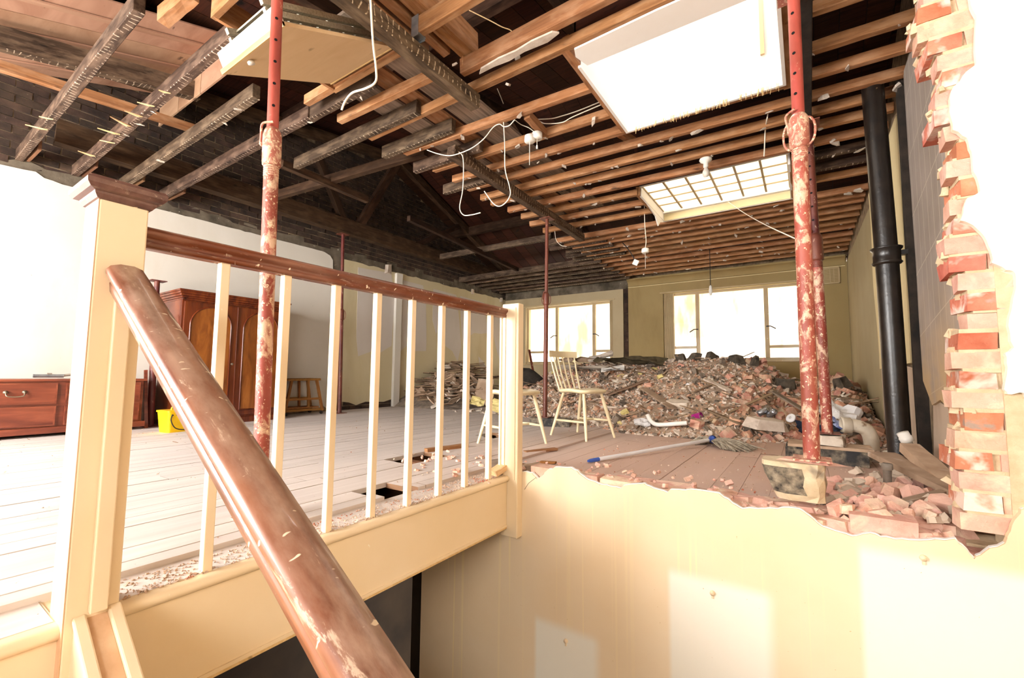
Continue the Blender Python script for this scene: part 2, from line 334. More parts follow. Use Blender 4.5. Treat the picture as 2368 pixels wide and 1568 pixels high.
# ------------------------------------------------------------------ mesh helpers
class MB:
    def __init__(s): s.v = []; s.f = []; s.sm = []
    def add(s, vs, fs, smooth=False):
        b = len(s.v); s.v += [tuple(v) for v in vs]
        for f in fs: s.f.append(tuple(b+i for i in f)); s.sm.append(smooth)
    def box(s, c, size, rot=None):
        hx, hy, hz = size[0]/2, size[1]/2, size[2]/2
        vs = [Vector((x, y, z)) for x in (-hx, hx) for y in (-hy, hy) for z in (-hz, hz)]
        if rot is not None: vs = [rot @ v for v in vs]
        c = Vector(c); s.add([v+c for v in vs], [(0, 1, 3, 2), (4, 6, 7, 5), (0, 4, 5, 1), (2, 3, 7, 6), (0, 2, 6, 4), (1, 5, 7, 3)])
        return s
    def bx(s, x0, x1, y0, y1, z0, z1): return s.box(((x0+x1)/2, (y0+y1)/2, (z0+z1)/2), (abs(x1-x0), abs(y1-y0), abs(z1-z0)))
    def prism(s, pts, vec):
        """pts: outline of 3D points (any winding), extruded along vec"""
        n = len(pts); vec = Vector(vec); a = [Vector(p) for p in pts]; b = [p+vec for p in a]
        nrm = Vector((0, 0, 0))
        for i in range(n): nrm += (a[i]-a[0]).cross(a[(i+1) % n]-a[0])
        if nrm.dot(vec) > 0: a.reverse(); b.reverse()
        s.add(a+b, [tuple(range(n)), tuple(range(2*n-1, n-1, -1))] + [((i+1) % n, i, n+i, n+(i+1) % n) for i in range(n)])
        return s
    def tube(s, pts, r, n=10, cap=True):
        pts = [Vector(p) for p in pts]; m = len(pts); rr = r if isinstance(r, (list, tuple)) else [r]*m
        vs = []; prev = None
        for i, p in enumerate(pts):
            t = (pts[min(i+1, m-1)]-pts[max(i-1, 0)]).normalized()
            if prev is None:
                u = t.orthogonal().normalized()
            else:
                u = (prev-t*prev.dot(t)).normalized()
            prev = u; w = t.cross(u)
            for k in range(n):
                a = 2*math.pi*k/n; vs.append(p+(u*math.cos(a)+w*math.sin(a))*rr[i])
        fs = [(i*n+k, i*n+(k+1) % n, (i+1)*n+(k+1) % n, (i+1)*n+k) for i in range(m-1) for k in range(n)]
        s.add(vs, fs, True)
        if cap:
            s.add(vs[:n], [tuple(range(n-1, -1, -1))]); s.add(vs[-n:], [tuple(range(n))])
        return s
    def lathe(s, prof, n=20, c=(0, 0, 0), axis=None):
        """prof: (r,z) list"""
        q = Vector((0, 0, 1)).rotation_difference(Vector(axis).normalized()).to_matrix() if axis is not None else Matrix.Identity(3)
        c = Vector(c); vs = []
        for r, z in prof:
            for k in range(n):
                a = 2*math.pi*k/n; vs.append(c+q @ Vector((r*math.cos(a), r*math.sin(a), z)))
        m = len(prof)
        fs = [(i*n+k, i*n+(k+1) % n, (i+1)*n+(k+1) % n, (i+1)*n+k) for i in range(m-1) for k in range(n)]
        s.add(vs, fs, True)
        return s
    def sweep(s, prof, p0, p1, up=(0, 0, 1)):
        """closed profile (side, up) swept straight from p0 to p1"""
        p0, p1 = Vector(p0), Vector(p1); t = (p1-p0).normalized(); side = t.cross(Vector(up)).normalized(); u = side.cross(t)
        n = len(prof); a = [p0+side*x+u*y for x, y in prof]; b = [p1+side*x+u*y for x, y in prof]
        s.add(a+b, [(i, (i+1) % n, n+(i+1) % n, n+i) for i in range(n)], True)
        s.add(a, [tuple(range(n-1, -1, -1))]); s.add(b, [tuple(range(n))])
        return s
    def mesh(s, name):
        me = bpy.data.meshes.new(name); me.from_pydata(s.v, [], s.f)
        for p, sm in zip(me.polygons, s.sm): p.use_smooth = sm
        me.update(); return me
    def build(s, name, mat, parent=None, loc=None, rot=None, bevel=0, seg=2):
        return obj(name, s.mesh(name), mat, parent, loc, rot, bevel, seg)

def obj(name, me, mat, parent=None, loc=None, rot=None, bevel=0, seg=2):
    if mat and not me.materials: me.materials.append(MATS[mat])
    o = bpy.data.objects.new(name, me); COL.objects.link(o)
    if parent is not None: o.parent = parent
    if loc is not None: o.location = loc
    if rot is not None: o.rotation_euler = rot
    if bevel:
        b = o.modifiers.new('edge', 'BEVEL'); b.width = bevel; b.segments = seg; b.limit_method = 'ANGLE'; b.angle_limit = R(40)
    return o
def empty(name, loc=(0, 0, 0), rz=0.0):
    o = bpy.data.objects.new(name, None); COL.objects.link(o); o.location = loc; o.rotation_euler = (0, 0, rz); o.empty_display_size = 0.1
    return o
def tag(o, label, cat, group=None, kind=None):
    o['label'] = label; o['category'] = cat
    if group: o['group'] = group
    if kind: o['kind'] = kind
    return o
def struct(name, label, cat, loc=(0, 0, 0)):
    return tag(empty(name, loc), label, cat, kind='structure')
def copy_tree(o, parent=None):
    c = o.copy(); COL.objects.link(c); c.parent = parent
    for ch in list(o.children): copy_tree(ch, c)
    return c
def beam(name, p0, p1, w, d, mat, parent, up=(0, 0, 1), bevel=0.0, chips=0):
    """timber with its length on local X: w wide, d deep; p0,p1 are the centres of its ends"""
    p0, p1 = Vector(p0), Vector(p1); L = (p1-p0).length; t = (p1-p0)/L
    side = Vector(up).cross(t).normalized(); u = t.cross(side)
    m = Matrix((t, side, u)).transposed().to_4x4(); m.translation = (p0+p1)/2
    b = MB(); n = 5; j = min(w, d)*0.04
    xs = [-L/2+L*i/n for i in range(n+1)]; vs = []
    for x in xs:
        for (yy, zz) in ((-w/2, -d/2), (w/2, -d/2), (w/2, d/2), (-w/2, d/2)):
            vs.append((x+random.uniform(-j, j)*(0.5 if abs(x) < L/2-1e-6 else 2), yy+random.uniform(-j, j), zz+random.uniform(-j, j)))
    fs = [(i*4+k, i*4+(k+1) % 4, (i+1)*4+(k+1) % 4, (i+1)*4+k) for i in range(n) for k in range(4)]
    fs = [f[::-1] for f in fs]
    b.add(vs, fs+[(0, 1, 2, 3), (n*4+3, n*4+2, n*4+1, n*4)])
    o = b.build(name, mat, parent); o.matrix_local = m
    if bevel:
        bv = o.modifiers.new('edge', 'BEVEL'); bv.width = bevel; bv.segments = 1; bv.limit_method = 'ANGLE'; bv.angle_limit = R(50)
    return o
def crom(pts, k=6):
    pts = [Vector(p) for p in pts]; out = []
    P = [2*pts[0]-pts[1]] + pts + [2*pts[-1]-pts[-2]]
    for i in range(1, len(P)-2):
        a, b, c, d = P[i-1], P[i], P[i+1], P[i+2]
        for j in range(k):
            t = j/k
            out.append(0.5*((2*b)+(c-a)*t+(2*a-5*b+4*c-d)*t*t+(3*b-a-3*c+d)*t**3))
    out.append(pts[-1]); return out
def shard(sx, sy, sz, seed, cut=0.35):
    """irregular broken lump: a box with knocked-off corners"""
    rd = random.Random(seed); b = MB(); n = rd.choice((5, 6, 7)); base = []
    for k in range(n):
        a = 2*math.pi*(k+rd.uniform(-0.28, 0.28))/n; r = rd.uniform(1-cut, 1.05)
        base.append((math.cos(a)*r, math.sin(a)*r))
    lo = [(x*sx/2*rd.uniform(0.85, 1.1), y*sy/2*rd.uniform(0.85, 1.1), -sz/2*rd.uniform(0.7, 1.0)) for x, y in base]
    hi = [(x*sx/2*rd.uniform(0.65, 1.0), y*sy/2*rd.uniform(0.65, 1.0), sz/2*rd.uniform(0.6, 1.0)) for x, y in base]
    b.add(lo+hi, [tuple(range(n-1, -1, -1)), tuple(range(n, 2*n))]+[(i, (i+1) % n, n+(i+1) % n, n+i) for i in range(n)])
    return b
def brick_mesh(l, w, h, seed, broken=0.0):
    rd = random.Random(seed); b = MB(); j = 0.004
    vs = [Vector((x*l/2, y*w/2, z*h/2)) for x in (-1, 1) for y in (-1, 1) for z in (-1, 1)]
    for v in vs:
        v += Vector([rd.uniform(-j, j) for _ in range(3)])
    if broken:
        for i in (0, 1, 2, 3): vs[i].x += rd.uniform(0, broken)
    b.add(vs, [(0, 1, 3, 2), (4, 6, 7, 5), (0, 4, 5, 1), (2, 3, 7, 6), (0, 2, 6, 4), (1, 5, 7, 3)])
    return b.mesh('brick')

# ------------------------------------------------------------------ the setting
XL, XR, YB, ZJ = -6.15, 0.62, 8.9, 2.6          # left wall, right wall, back wall, underside of the ceiling joists

# ---- floor: separate boards running towards the back wall
floor = struct('floor', 'worn dusty floorboards of the gutted upper room', 'floor')
HOLES = [(-2.44, -2.16, 2.12, 2.50), (-1.83, -1.70, 1.46, 1.68), (-2.607, -2.467, 3.34, 3.56)]
def plank(x0, x1, y0, y1, top):
    w = x1-x0-(0.004 if top > 0.01 else 0.0018); L = y1-y0-0.003
    b = MB(); b.box((0, 0, 0), (w, L, 0.026))
    b.build('plank', 'floor_board', floor, loc=((x0+x1)/2, (y0+y1)/2, top-0.013+random.uniform(-0.002, 0.002)), rot=(0, random.uniform(-0.004, 0.004), 0))
def run(x0, x1, ya, yb, top):
    cuts = [ya]; y = ya+random.uniform(1.2, 4.2)
    while y < yb-0.8: cuts.append(y); y += random.uniform(2.4, 4.4)
    cuts.append(yb); segs = list(zip(cuts[:-1], cuts[1:]))
    for (hx0, hx1, hy0, hy1) in HOLES:
        if x0 < hx1-0.03 and x1 > hx0+0.03:
            out = []
            for a, b_ in segs:
                if b_ <= hy0 or a >= hy1: out.append((a, b_)); continue
                e = random.uniform(-0.06, 0.06)
                if hy0+e-a > 0.05: out.append((a, hy0+e))
                if b_-hy1-e > 0.05: out.append((hy1+e, b_))
            segs = out
    for a, b_ in segs: plank(x0, x1, a, b_, top)
x = XL
while x < -1.72-0.02:
    x1 = min(x+0.128, -1.72); run(x, x1, -2.5, YB, 0.02); x = x1
x = -1.72
while x < XR-0.01:
    x1 = min(x+0.14, XR); run(x, x1, 2.62, YB, 0.004); x = x1
for y in (-1.6, -0.6, 0.4, 1.25, 1.95, 2.3, 3.3, 4.3, 5.3, 6.3, 7.3, 8.3):
    beam('floor_joist', (XL, y, -0.10), (-1.62, y, -0.10), 0.06, 0.17, 'floor_joist_wood', floor)
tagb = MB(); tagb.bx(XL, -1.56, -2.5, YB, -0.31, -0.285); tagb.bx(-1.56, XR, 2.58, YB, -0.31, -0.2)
tag(tagb.build('ceiling_lower', 'lower_shade'), 'shade-dark ceiling panel under the floor joists', 'ceiling', kind='structure')

# ---- left wall: brick, plaster up to a ragged line
wl = struct('wall_left', 'left party wall, buff plaster below and sooty brick above', 'wall')
MB().bx(-6.50, -6.172, -2.6, 9.2, -0.4, 5.2).build('mortar_bed', 'soot_mortar', wl)
def ragged(y0, y1, z, amp, step, seed):
    rd = random.Random(seed); out = []; y = y0
    while y < y1:
        out.append((y, z+rd.uniform(-amp, amp))); y += step*rd.uniform(0.6, 1.4)
    out.append((y1, z)); return out
topA = [(-2.6, 2.55), (0.2, 2.53), (0.63, 2.51), (0.78, 2.52), (0.86, 2.53), (0.92, 2.49), (0.98, 2.485)] + ragged(1.05, 3.95, 2.475, 0.006, 0.09, 3) + [(4.05, 2.44), (4.10, 2.38), (4.11, 2.2)]
botA = ragged(-2.6, 4.11, 0.06, 0.05, 0.22, 4)[::-1]
MB().prism([(-6.172, y, z) for y, z in topA+[(4.11, 0.1)]+botA], (0.022, 0, 0)).build('plaster', 'left_wall_plaster', wl)
topB = [(4.30, 2.44)] + ragged(4.4, 8.8, 2.44, 0.012, 0.1, 5) + [(8.9, 2.44)]
botB = ragged(4.30, 8.9, 0.13, 0.05, 0.16, 6)[::-1]
MB().prism([(-6.172, y, z) for y, z in topB+botB], (0.022, 0, 0)).build('plaster', 'left_wall_buff', wl)
# cement fillet above the plaster line
top = [(-2.6, 2.6)] + ragged(-2.0, 8.8, 2.60, 0.03, 0.15, 8) + [(8.9, 2.58)]
MB().prism([(-6.172, y, z) for y, z in [(-2.6, 2.40)]+top+[(8.9, 2.38), (4.3, 2.38), (4.3, 1.9), (4.1, 1.9), (4.1, 2.38)]], (0.012, 0, 0)).build('cement_fillet', 'cement_render_dark', wl)
# torn sheets of paler lining paper
def patch(name, pts, mat, t=0.003, off=-6.150):
    MB().prism([(off, y, z) for y, z in pts], (t, 0, 0)).build(name, mat, wl)
PAPER = [
 [(4.744, 2.371), (5.278, 2.402), (5.369, 1.88), (5.331, 1.093), (5.095, 0.966), (4.964, 0.998), (4.635, 0.881), (4.587, 1.193), (4.579, 1.769), (4.57, 2.365)],
 [(5.558, 2.327), (6.069, 2.319), (6.163, 1.991), (6.201, 1.228), (6.196, 1.042), (5.91, 1.028), (5.689, 1.114), (5.546, 1.011), (5.559, 1.745)],
 [(6.358, 2.299), (7.054, 2.284), (7.168, 1.757), (7.241, 1.203), (7.138, 0.866), (6.966, 1.078), (6.75, 1.175), (6.609, 1.52), (6.462, 1.402), (6.354, 1.67)],
 [(7.182, 2.285), (7.69, 2.265), (8.011, 2.251), (8.228, 1.565), (7.931, 1.521), (7.679, 1.52), (7.469, 1.407), (7.299, 1.207), (7.225, 1.764)],
 [(8.281, 2.227), (8.745, 2.225), (8.763, 1.291), (8.66, 0.971), (8.511, 1.277), (8.362, 1.679)],
 [(7.848, 1.003), (8.044, 0.891), (8.424, 0.453), (8.36, 0.252), (8.087, 0.456), (7.921, 0.653)],
]
for p in PAPER: patch('paper_sheet', p, 'old_paper')
# boxed pipe and plaster blobs
MB().bx(-6.15, -6.09, 5.36, 5.50, 0.02, 2.42).build('pipe_boxing', 'left_wall_plaster', wl, bevel=0.004)
for (y, z, s) in ((5.20, 2.46, 0.14), (7.60, 2.44, 0.10), (8.72, 2.42, 0.08)):
    b = shard(0.06, s*1.6, s*1.4, int(y*100)); b.build('plaster_blob', 'plaster_lump', wl, loc=(-6.14, y, z))
# bricks: nearest 300 are single bricks, the rest one mesh
def roof_z(y): return 4.42-(y-5.0)*0.41 if y > 5.0 else 4.42-(5.0-y)*0.17
BR = []
for k in range(0, 34):
    z = 2.47+0.0375+k*0.075
    y = -0.1+(0.112 if k % 2 else 0)
    while y < 8.8:
        if z < roof_z(y)-0.02 and not (z < 2.58): BR.append((y+0.107, z, k))
        y += 0.225
for k in range(3):
    y = 4.30
    while y < 5.9:
        BR.append((y+0.107+(0.1 if k % 2 else 0), 0.04+k*0.075, k)); y += 0.225
BR.sort(key=lambda q: (0.7*max(0, q[0]-1.0)+2.2*max(0, q[1]-3.1)+ (1.0 if q[0] < 0.3 else 0)))
bm_v = [brick_mesh(0.213, 0.05, 0.064, s) for s in range(6)]
for m in bm_v: m.materials.append(MATS['soot_brick'])
rest = MB()
for n, (y, z, k) in enumerate(BR):
    dx = random.uniform(-0.004, 0.006)
    if n < 300:
        o = bpy.data.objects.new('brick', bm_v[n % 6]); COL.objects.link(o); o.parent = wl
        o.location = (-6.185+dx, y, z); o.rotation_euler = (0, 0, R(90)+random.uniform(-0.01, 0.01))
    else:
        rest.box((-6.185+dx, y, z), (0.05, 0.213, 0.064))
rb = rest.build('brick_courses', 'soot_brick', wl); rb['kind'] = 'stuff'

# ---- back wall with two window openings
wb = struct('wall_back', 'olive painted back wall with two metal windows', 'wall')
W1 = (-5.55, -3.37, 0.86, 2.20); W2 = (-2.32, -0.02, 0.90, 2.235)
def wall_piece(name, x0, x1, z0, z1, mat, y0=8.9, y1=9.15): MB().bx(x0, x1, y0, y1, z0, z1).build(name, mat, wb)
wall_piece('plaster', XL, W1[0], 0, 2.42, 'back_left_paint'); wall_piece('plaster', W1[0], W1[1], 0, W1[2], 'back_left_paint')
wall_piece('plaster', W1[0], W1[1], W1[3], 2.42, 'back_left_paint'); wall_piece('plaster', W1[1], -3.14, 0, 2.42, 'back_left_paint')
wall_piece('charred_lintel', -6.15, -3.03, 2.42, 2.75, 'cement_render_dark', 8.915)
wall_piece('chase', -3.14, -3.03, 0, 2.42, 'charred_stud', 8.95)
for k in range(8):
    MB().bx(-3.135, -3.035, 8.93, 8.97, 0.9+k*0.205, 1.095+k*0.205).build('brick', 'soot_brick', wb)
wall_piece('plaster', -3.03, W2[0], 0, 2.62, 'back_wall_paint'); wall_piece('plaster', W2[0], W2[1], 0, W2[2], 'back_wall_paint')
wall_piece('plaster', W2[0], W2[1], W2[3], 2.62, 'back_wall_paint'); wall_piece('plaster', W2[1], XR, 0, 2.62, 'back_wall_paint')
wall_piece('upper_wall', -6.4, 0.9, 2.62, 3.2, 'soot_mortar')
# plaster cove and a paint ridge under it
cv = MB(); prof = [(0.0, 0.0)]+[(0.12-0.12*math.cos(a), 0.12*math.sin(a)) for a in [R(8*i) for i in range(12)]]
cv.sweep([(-0.0, 2.60), (-0.0, 2.44)]+[(0.11*(1-math.cos(R(a))), 2.44+0.13*math.sin(R(a))) for a in range(10, 91, 10)]+[(0.11, 2.60)], (-3.03, 8.9, 0), (0.60, 8.9, 0))
cv.build('cove', 'back_wall_paint', wb)
MB().bx(-3.03, 0.60, 8.893, 8.9, 2.43, 2.442).build('ridge', 'right_wall_cream', wb)
for (x0, x1, z) in ((W2[0]-0.06, W2[1]+0.06, 2.25), (W1[0]-0.05, W1[1]+0.05, 2.215)):
    MB().bx(x0, x1, 8.885, 8.9, z, z+0.018).build('head_moulding', 'window_paint', wb)
# reveals with fluted strips
for (x0, x1) in ((W2[0]+0.015, W2[0]+0.20), (W1[1]-0.07, W1[1]-0.01)):
    b = MB(); x = x0
    while x < x1-0.012:
        b.tube([(x, 8.93, W2[2]), (x, 8.93, W2[3])], 0.009, 6); x += 0.021
    b.bx(x0, x1, 8.935, 8.96, W2[2], W2[3]); b.build('fluted_strip', 'window_paint', wb)
MB().bx(W1[0]-0.05, W1[1]+0.05, 8.86, 9.0, W1[2]-0.03, W1[2]).build('window_board', 'window_paint', wb, bevel=0.004)
MB().bx(W2[0]-0.05, W2[1]+0.05, 8.86, 9.0, W2[2]-0.03, W2[2]).build('window_board', 'window_paint', wb, bevel=0.004)
def window(name, label, w, mull, tr, left_of):
    x0, x1, z0, z1 = w; o = struct(name, label, 'window'); y = 8.98; t = 0.045
    MB().bx(x0, x1, y, y+0.05, z0, z0+t).bx(x0, x1, y, y+0.05, z1-t, z1).bx(x0, x0+t, y, y+0.05, z0+t, z1-t).bx(x1-t, x1, y, y+0.05, z0+t, z1-t).build('frame', 'window_paint', o)
    xs = [x0+t]+list(mull)+[x1-t]
    for m in mull: MB().bx(m-0.035, m+0.035, y-0.005, y+0.055, z0+t, z1-t).build('mullion', 'window_paint', o, bevel=0.006)
    for i in range(len(xs)-1):
        a, b_ = xs[i]+(0.035 if i else 0), xs[i+1]-(0.035 if i < len(xs)-2 else 0)
        if i in tr:
            MB().bx(a, b_, y+0.002, y+0.048, tr[i]-0.025, tr[i]+0.025).build('transom', 'window_paint', o)
            MB().bx(a, b_, y+0.022, y+0.027, tr[i]+0.025, z1-t).build('pane', 'pane_glass', o)
            MB().bx(a, b_, y+0.022, y+0.027, z0+t, tr[i]-0.025).build('pane', 'pane_glass', o)
        else:
            MB().bx(a, b_, y+0.022, y+0.027, z0+t, z1-t).build('pane', 'pane_glass', o)
    for m, sg in left_of:
        MB().tube([(m, y-0.01, 1.50), (m, y-0.05, 1.50), (m+sg*0.06, y-0.055, 1.50), (m+sg*0.14, y-0.05, 1.45)], 0.011, 6).build('handle', 'cable_dark', o)
    return o
window('window_1', 'small metal window behind the rusty prop', W1, (-4.75, -3.835), {0: 1.13, 2: 1.13}, ((-4.75, -1), (-3.835, 1)))
window('window_2', 'wide metal window above the rubble heap', W2, (-1.695, -0.545), {0: 1.16, 2: 1.14}, ((-1.695, -1), (-0.545, 1)))
v = empty('wall_vent', (0.41, 8.895, 2.285)); v.parent = wb
g = MB(); g.bx(-0.115, 0.115, -0.012, 0, -0.135, 0.135); g.build('vent_plate', 'window_paint', v)
for k in range(9): MB().bx(-0.09, 0.09, -0.022, -0.012, -0.105+k*0.025, -0.093+k*0.025).build('vent_slat', 'back_wall_paint', v)
g = MB()
for a in ((-0.115, -0.1, -0.135, 0.135), (0.1, 0.115, -0.135, 0.135), (-0.115, 0.115, 0.12, 0.135), (-0.115, 0.115, -0.135, -0.12), (-0.02, -0.01, -0.12, 0.12), (0.03, 0.04, -0.12, 0.12)): g.bx(a[0], a[1], -0.026, -0.012, a[2], a[3])
g.build('vent_frame', 'window_paint', v)
# stained sheeting on the scaffold outside
o = MB().bx(-9, 3, 10.6, 10.65, -0.5, 3.6).build('wall_outside', 'outside_sheet'); tag(o, 'stained pale sheeting outside the back windows', 'wall', kind='structure')

# ---- right wall of the far room
wr = struct('wall_right', 'right wall of the far room, olive paint, broken near the pipe', 'wall')
MB().bx(0.64, 0.9, 2.56, 9.1, -0.3, 2.75).build('wall_core', 'soot_mortar', wr)
MB().bx(0.90, 0.95, 2.3, 9.1, 2.6, 4.6).build('upper_core', 'soot_mortar', wr)
rd = random.Random(5)
edge = [(5.70+0.05*math.sin(z*5)+rd.uniform(-0.02, 0.02)-0.06*(1.5-z), z) for z in [i*0.12 for i in range(0, 21)]]
MB().prism([(0.64, y, z) for y, z in edge+[(8.9, 2.5), (8.9, 0.0)]], (-0.02, 0, 0)).build('plaster', 'right_wall_paint', wr)
e2 = [(5.66+0.05*math.sin(z*5)-0.06*(1.5-z), z) for z in [0.7+i*0.12 for i in range(0, 16)]]
MB().prism([(0.64, y, z) for y, z in e2+[(4.05, 2.5), (4.02, 1.5), (4.05, 0.72)]], (-0.035, 0, 0)).build('plaster', 'right_wall_cream', wr)
MB().prism([(0.64, y, z) for y, z in [(5.6, 0), (5.62, 0.7), (4.8, 0.74), (4.0, 0.68), (4.0, 0)]], (-0.02, 0, 0)).build('plaster', 'plaster_bare', wr)
rd = random.Random(12)
ge = [(3.70+rd.uniform(-0.01, 0.01), z) for z in [0.6+0.2*i for i in range(11)]]
MB().prism([(0.64, y, z) for y, z in ge+[(3.70, 2.62), (2.57, 2.62), (2.57, 0.35), (3.0, 0.42), (3.3, 0.5), (3.5, 0.46)]], (-0.035, 0, 0)).build('grey_board', 'grey_board', wr)
MB().prism([(0.64, y, z) for y, z in [(2.57, 0), (2.57, 0.36), (3.1, 0.45), (3.55, 0.5), (3.66, 0.0)]], (-0.02, 0, 0)).build('plaster', 'plaster_bare', wr)
for (zc, s) in ((0.9, 0.1), (0.55, 0.16), (1.3, 0.05)):
    pass
beam('stud', (0.63, 3.80, 0.0), (0.63, 3.80, 2.62), 0.10, 0.06, 'charred_stud', wr, up=(0, 1, 0))

# ---- brick stair-well wall: yellow plaster, broken off at floor level, toothed jamb on the right
ws = struct('wall_stairwell', 'yellow painted stairwell wall broken off at floor level', 'wall')
MB().bx(-1.50, 2.2, 2.345, 2.55, -2.6, -0.055).build('mortar_bed', 'lime_mortar', ws)
MB().bx(-2.29, -1.50, 2.345, 2.55, -2.6, -0.33).build('mortar_bed', 'lime_mortar', ws)
MB().bx(0.60, 2.2, 2.345, 2.55, -0.055, 3.3).build('mortar_bed', 'lime_mortar', ws)
MB().bx(-1.50, 0.64, 2.45, 2.635, -0.30, -0.018).build('mortar_bed', 'lime_mortar', ws)
EDGE = [(-1.462, 0.02), (-1.398, 0.023), (-1.361, -0.008), (-1.323, 0.018), (-1.299, 0.046), (-1.245, 0.075), (-1.141, 0.086), (-1.101, 0.074), (-1.074, 0.053), (-1.019, 0.03), (-0.948, 0.017), (-0.886, 0.015), (-0.848, 0.014), (-0.822, 0.033), (-0.718, 0.057), (-0.674, 0.04), (-0.603, 0.029), (-0.586, 0.046), (-0.487, 0.061), (-0.363, 0.062), (-0.307, 0.025), (-0.266, 0.007), (-0.175, 0.023), (-0.107, 0.04), (-0.046, 0.045), (-0.011, 0.024), (0.035, -0.013), (0.101, -0.026), (0.136, -0.033), (0.194, -0.008), (0.224, -0.018), (0.291, -0.011), (0.364, -0), (0.441, 0.022), (0.458, 0.003), (0.488, -0.038), (0.515, -0.009), (0.569, 0.034), (0.585, 0.079), (0.607, 0.137), (0.621, 0.162)]
JAMB = [(0.644, 0.568), (0.603, 0.564), (0.596, 0.581), (0.609, 0.659), (0.606, 0.708), (0.629, 0.731), (0.619, 0.811), (0.634, 0.891), (0.646, 0.947), (0.646, 1.002), (0.625, 1.015), (0.59, 1.047), (0.589, 1.097), (0.576, 1.149), (0.549, 1.197), (0.515, 1.222), (0.537, 1.304), (0.574, 1.325), (0.56, 1.406), (0.559, 1.483), (0.549, 1.543), (0.512, 1.586), (0.506, 1.661), (0.515, 1.743), (0.549, 1.791), (0.59, 1.826), (0.6, 2.018), (0.586, 2.091)]
def finer(pts, n, amp, seed):
    rd = random.Random(seed); out = []
    for (a, b_) in zip(pts[:-1], pts[1:]):
        for k in range(n):
            t = k/n; out.append((a[0]+(b_[0]-a[0])*t+(rd.uniform(-amp, amp) if k else 0), a[1]+(b_[1]-a[1])*t+(rd.uniform(-amp, amp) if k else 0)))
    return out+[pts[-1]]
E1 = finer(EDGE, 3, 0.004, 1); J1 = finer(JAMB, 3, 0.004, 2)
out = [(-2.29, -2.6), (-2.29, -0.34), (-1.60, -0.34), (-1.56, -0.2), (-1.56, 0.02)] + E1 + [(0.66, 0.22), (0.70, 0.35), (0.68, 0.48)] + J1 + [(0.58, 2.25), (0.56, 3.3), (2.2, 3.3), (2.2, -2.6)]
MB().prism([(x, 2.345, z) for x, z in out], (0, -0.025, 0)).build('plaster', 'stair_wall_paint', ws)
MB().prism([(x+0.003, 2.3455, z+0.004) for x, z in out[5:-4]]+[(1.4, 2.3455, 2.6), (1.4, 2.3455, -0.5), (-1.4, 2.3455, -0.5)], (0, -0.017, 0)).build('plaster_backing', 'plaster_white', ws)
# ledge bricks left in the broken wall top
bvar = [brick_mesh(0.212, 0.10, 0.064, s) for s in range(20, 26)]
hvar = [brick_mesh(0.102, 0.20, 0.064, s) for s in range(30, 36)]
sbrk = [brick_mesh(0.17, 0.10, 0.064, s, 0.06) for s in range(40, 46)]
def place_brick(me, mat, loc, rz=0.0, tilt=0.0, par=ws):
    o = bpy.data.objects.new('brick', me); COL.objects.link(o); o.parent = par
    if not me.materials: me.materials.append(MATS[mat])
    o.location = loc; o.rotation_euler = (random.uniform(-tilt, tilt), random.uniform(-tilt, tilt), rz); return o
rd = random.Random(21)
for c, ztop in ((0, 0.046), (1, -0.029)):
    x = -1.42+(0.1 if c else 0)
    while x < 0.62:
        lo = 0.012*math.sin(x*3)
        if c == 1 or rd.random() < (0.92 if x < -0.4 else 0.15):
            place_brick(rd.choice(bvar), 'ledge_brick', (x+0.106, 2.400, ztop-0.032+lo*(c == 0)), 0, 0.03)
        if c == 1 or (x < -0.4 and rd.random() < 0.6): place_brick(rd.choice(bvar), 'ledge_brick', (x+0.14, 2.508, ztop-0.036-0.01*(c == 0)), 0, 0.03)
        x += 0.222
for k in range(22):                                                # broken flat bats bedded in the right of the wall top
    xx = -0.42+0.042*k; row = k % 2
    shard(rd.uniform(0.16, 0.24), rd.uniform(0.11, 0.15), 0.05, 700+k, 0.18).build('brick', 'ledge_brick', ws, loc=(xx, 2.405+0.125*row+rd.uniform(-0.01, 0.01), -0.008+0.012*row+rd.uniform(-0.006, 0.006)), rot=(rd.uniform(-0.05, 0.05), rd.uniform(-0.05, 0.05), rd.uniform(-0.3, 0.3)))
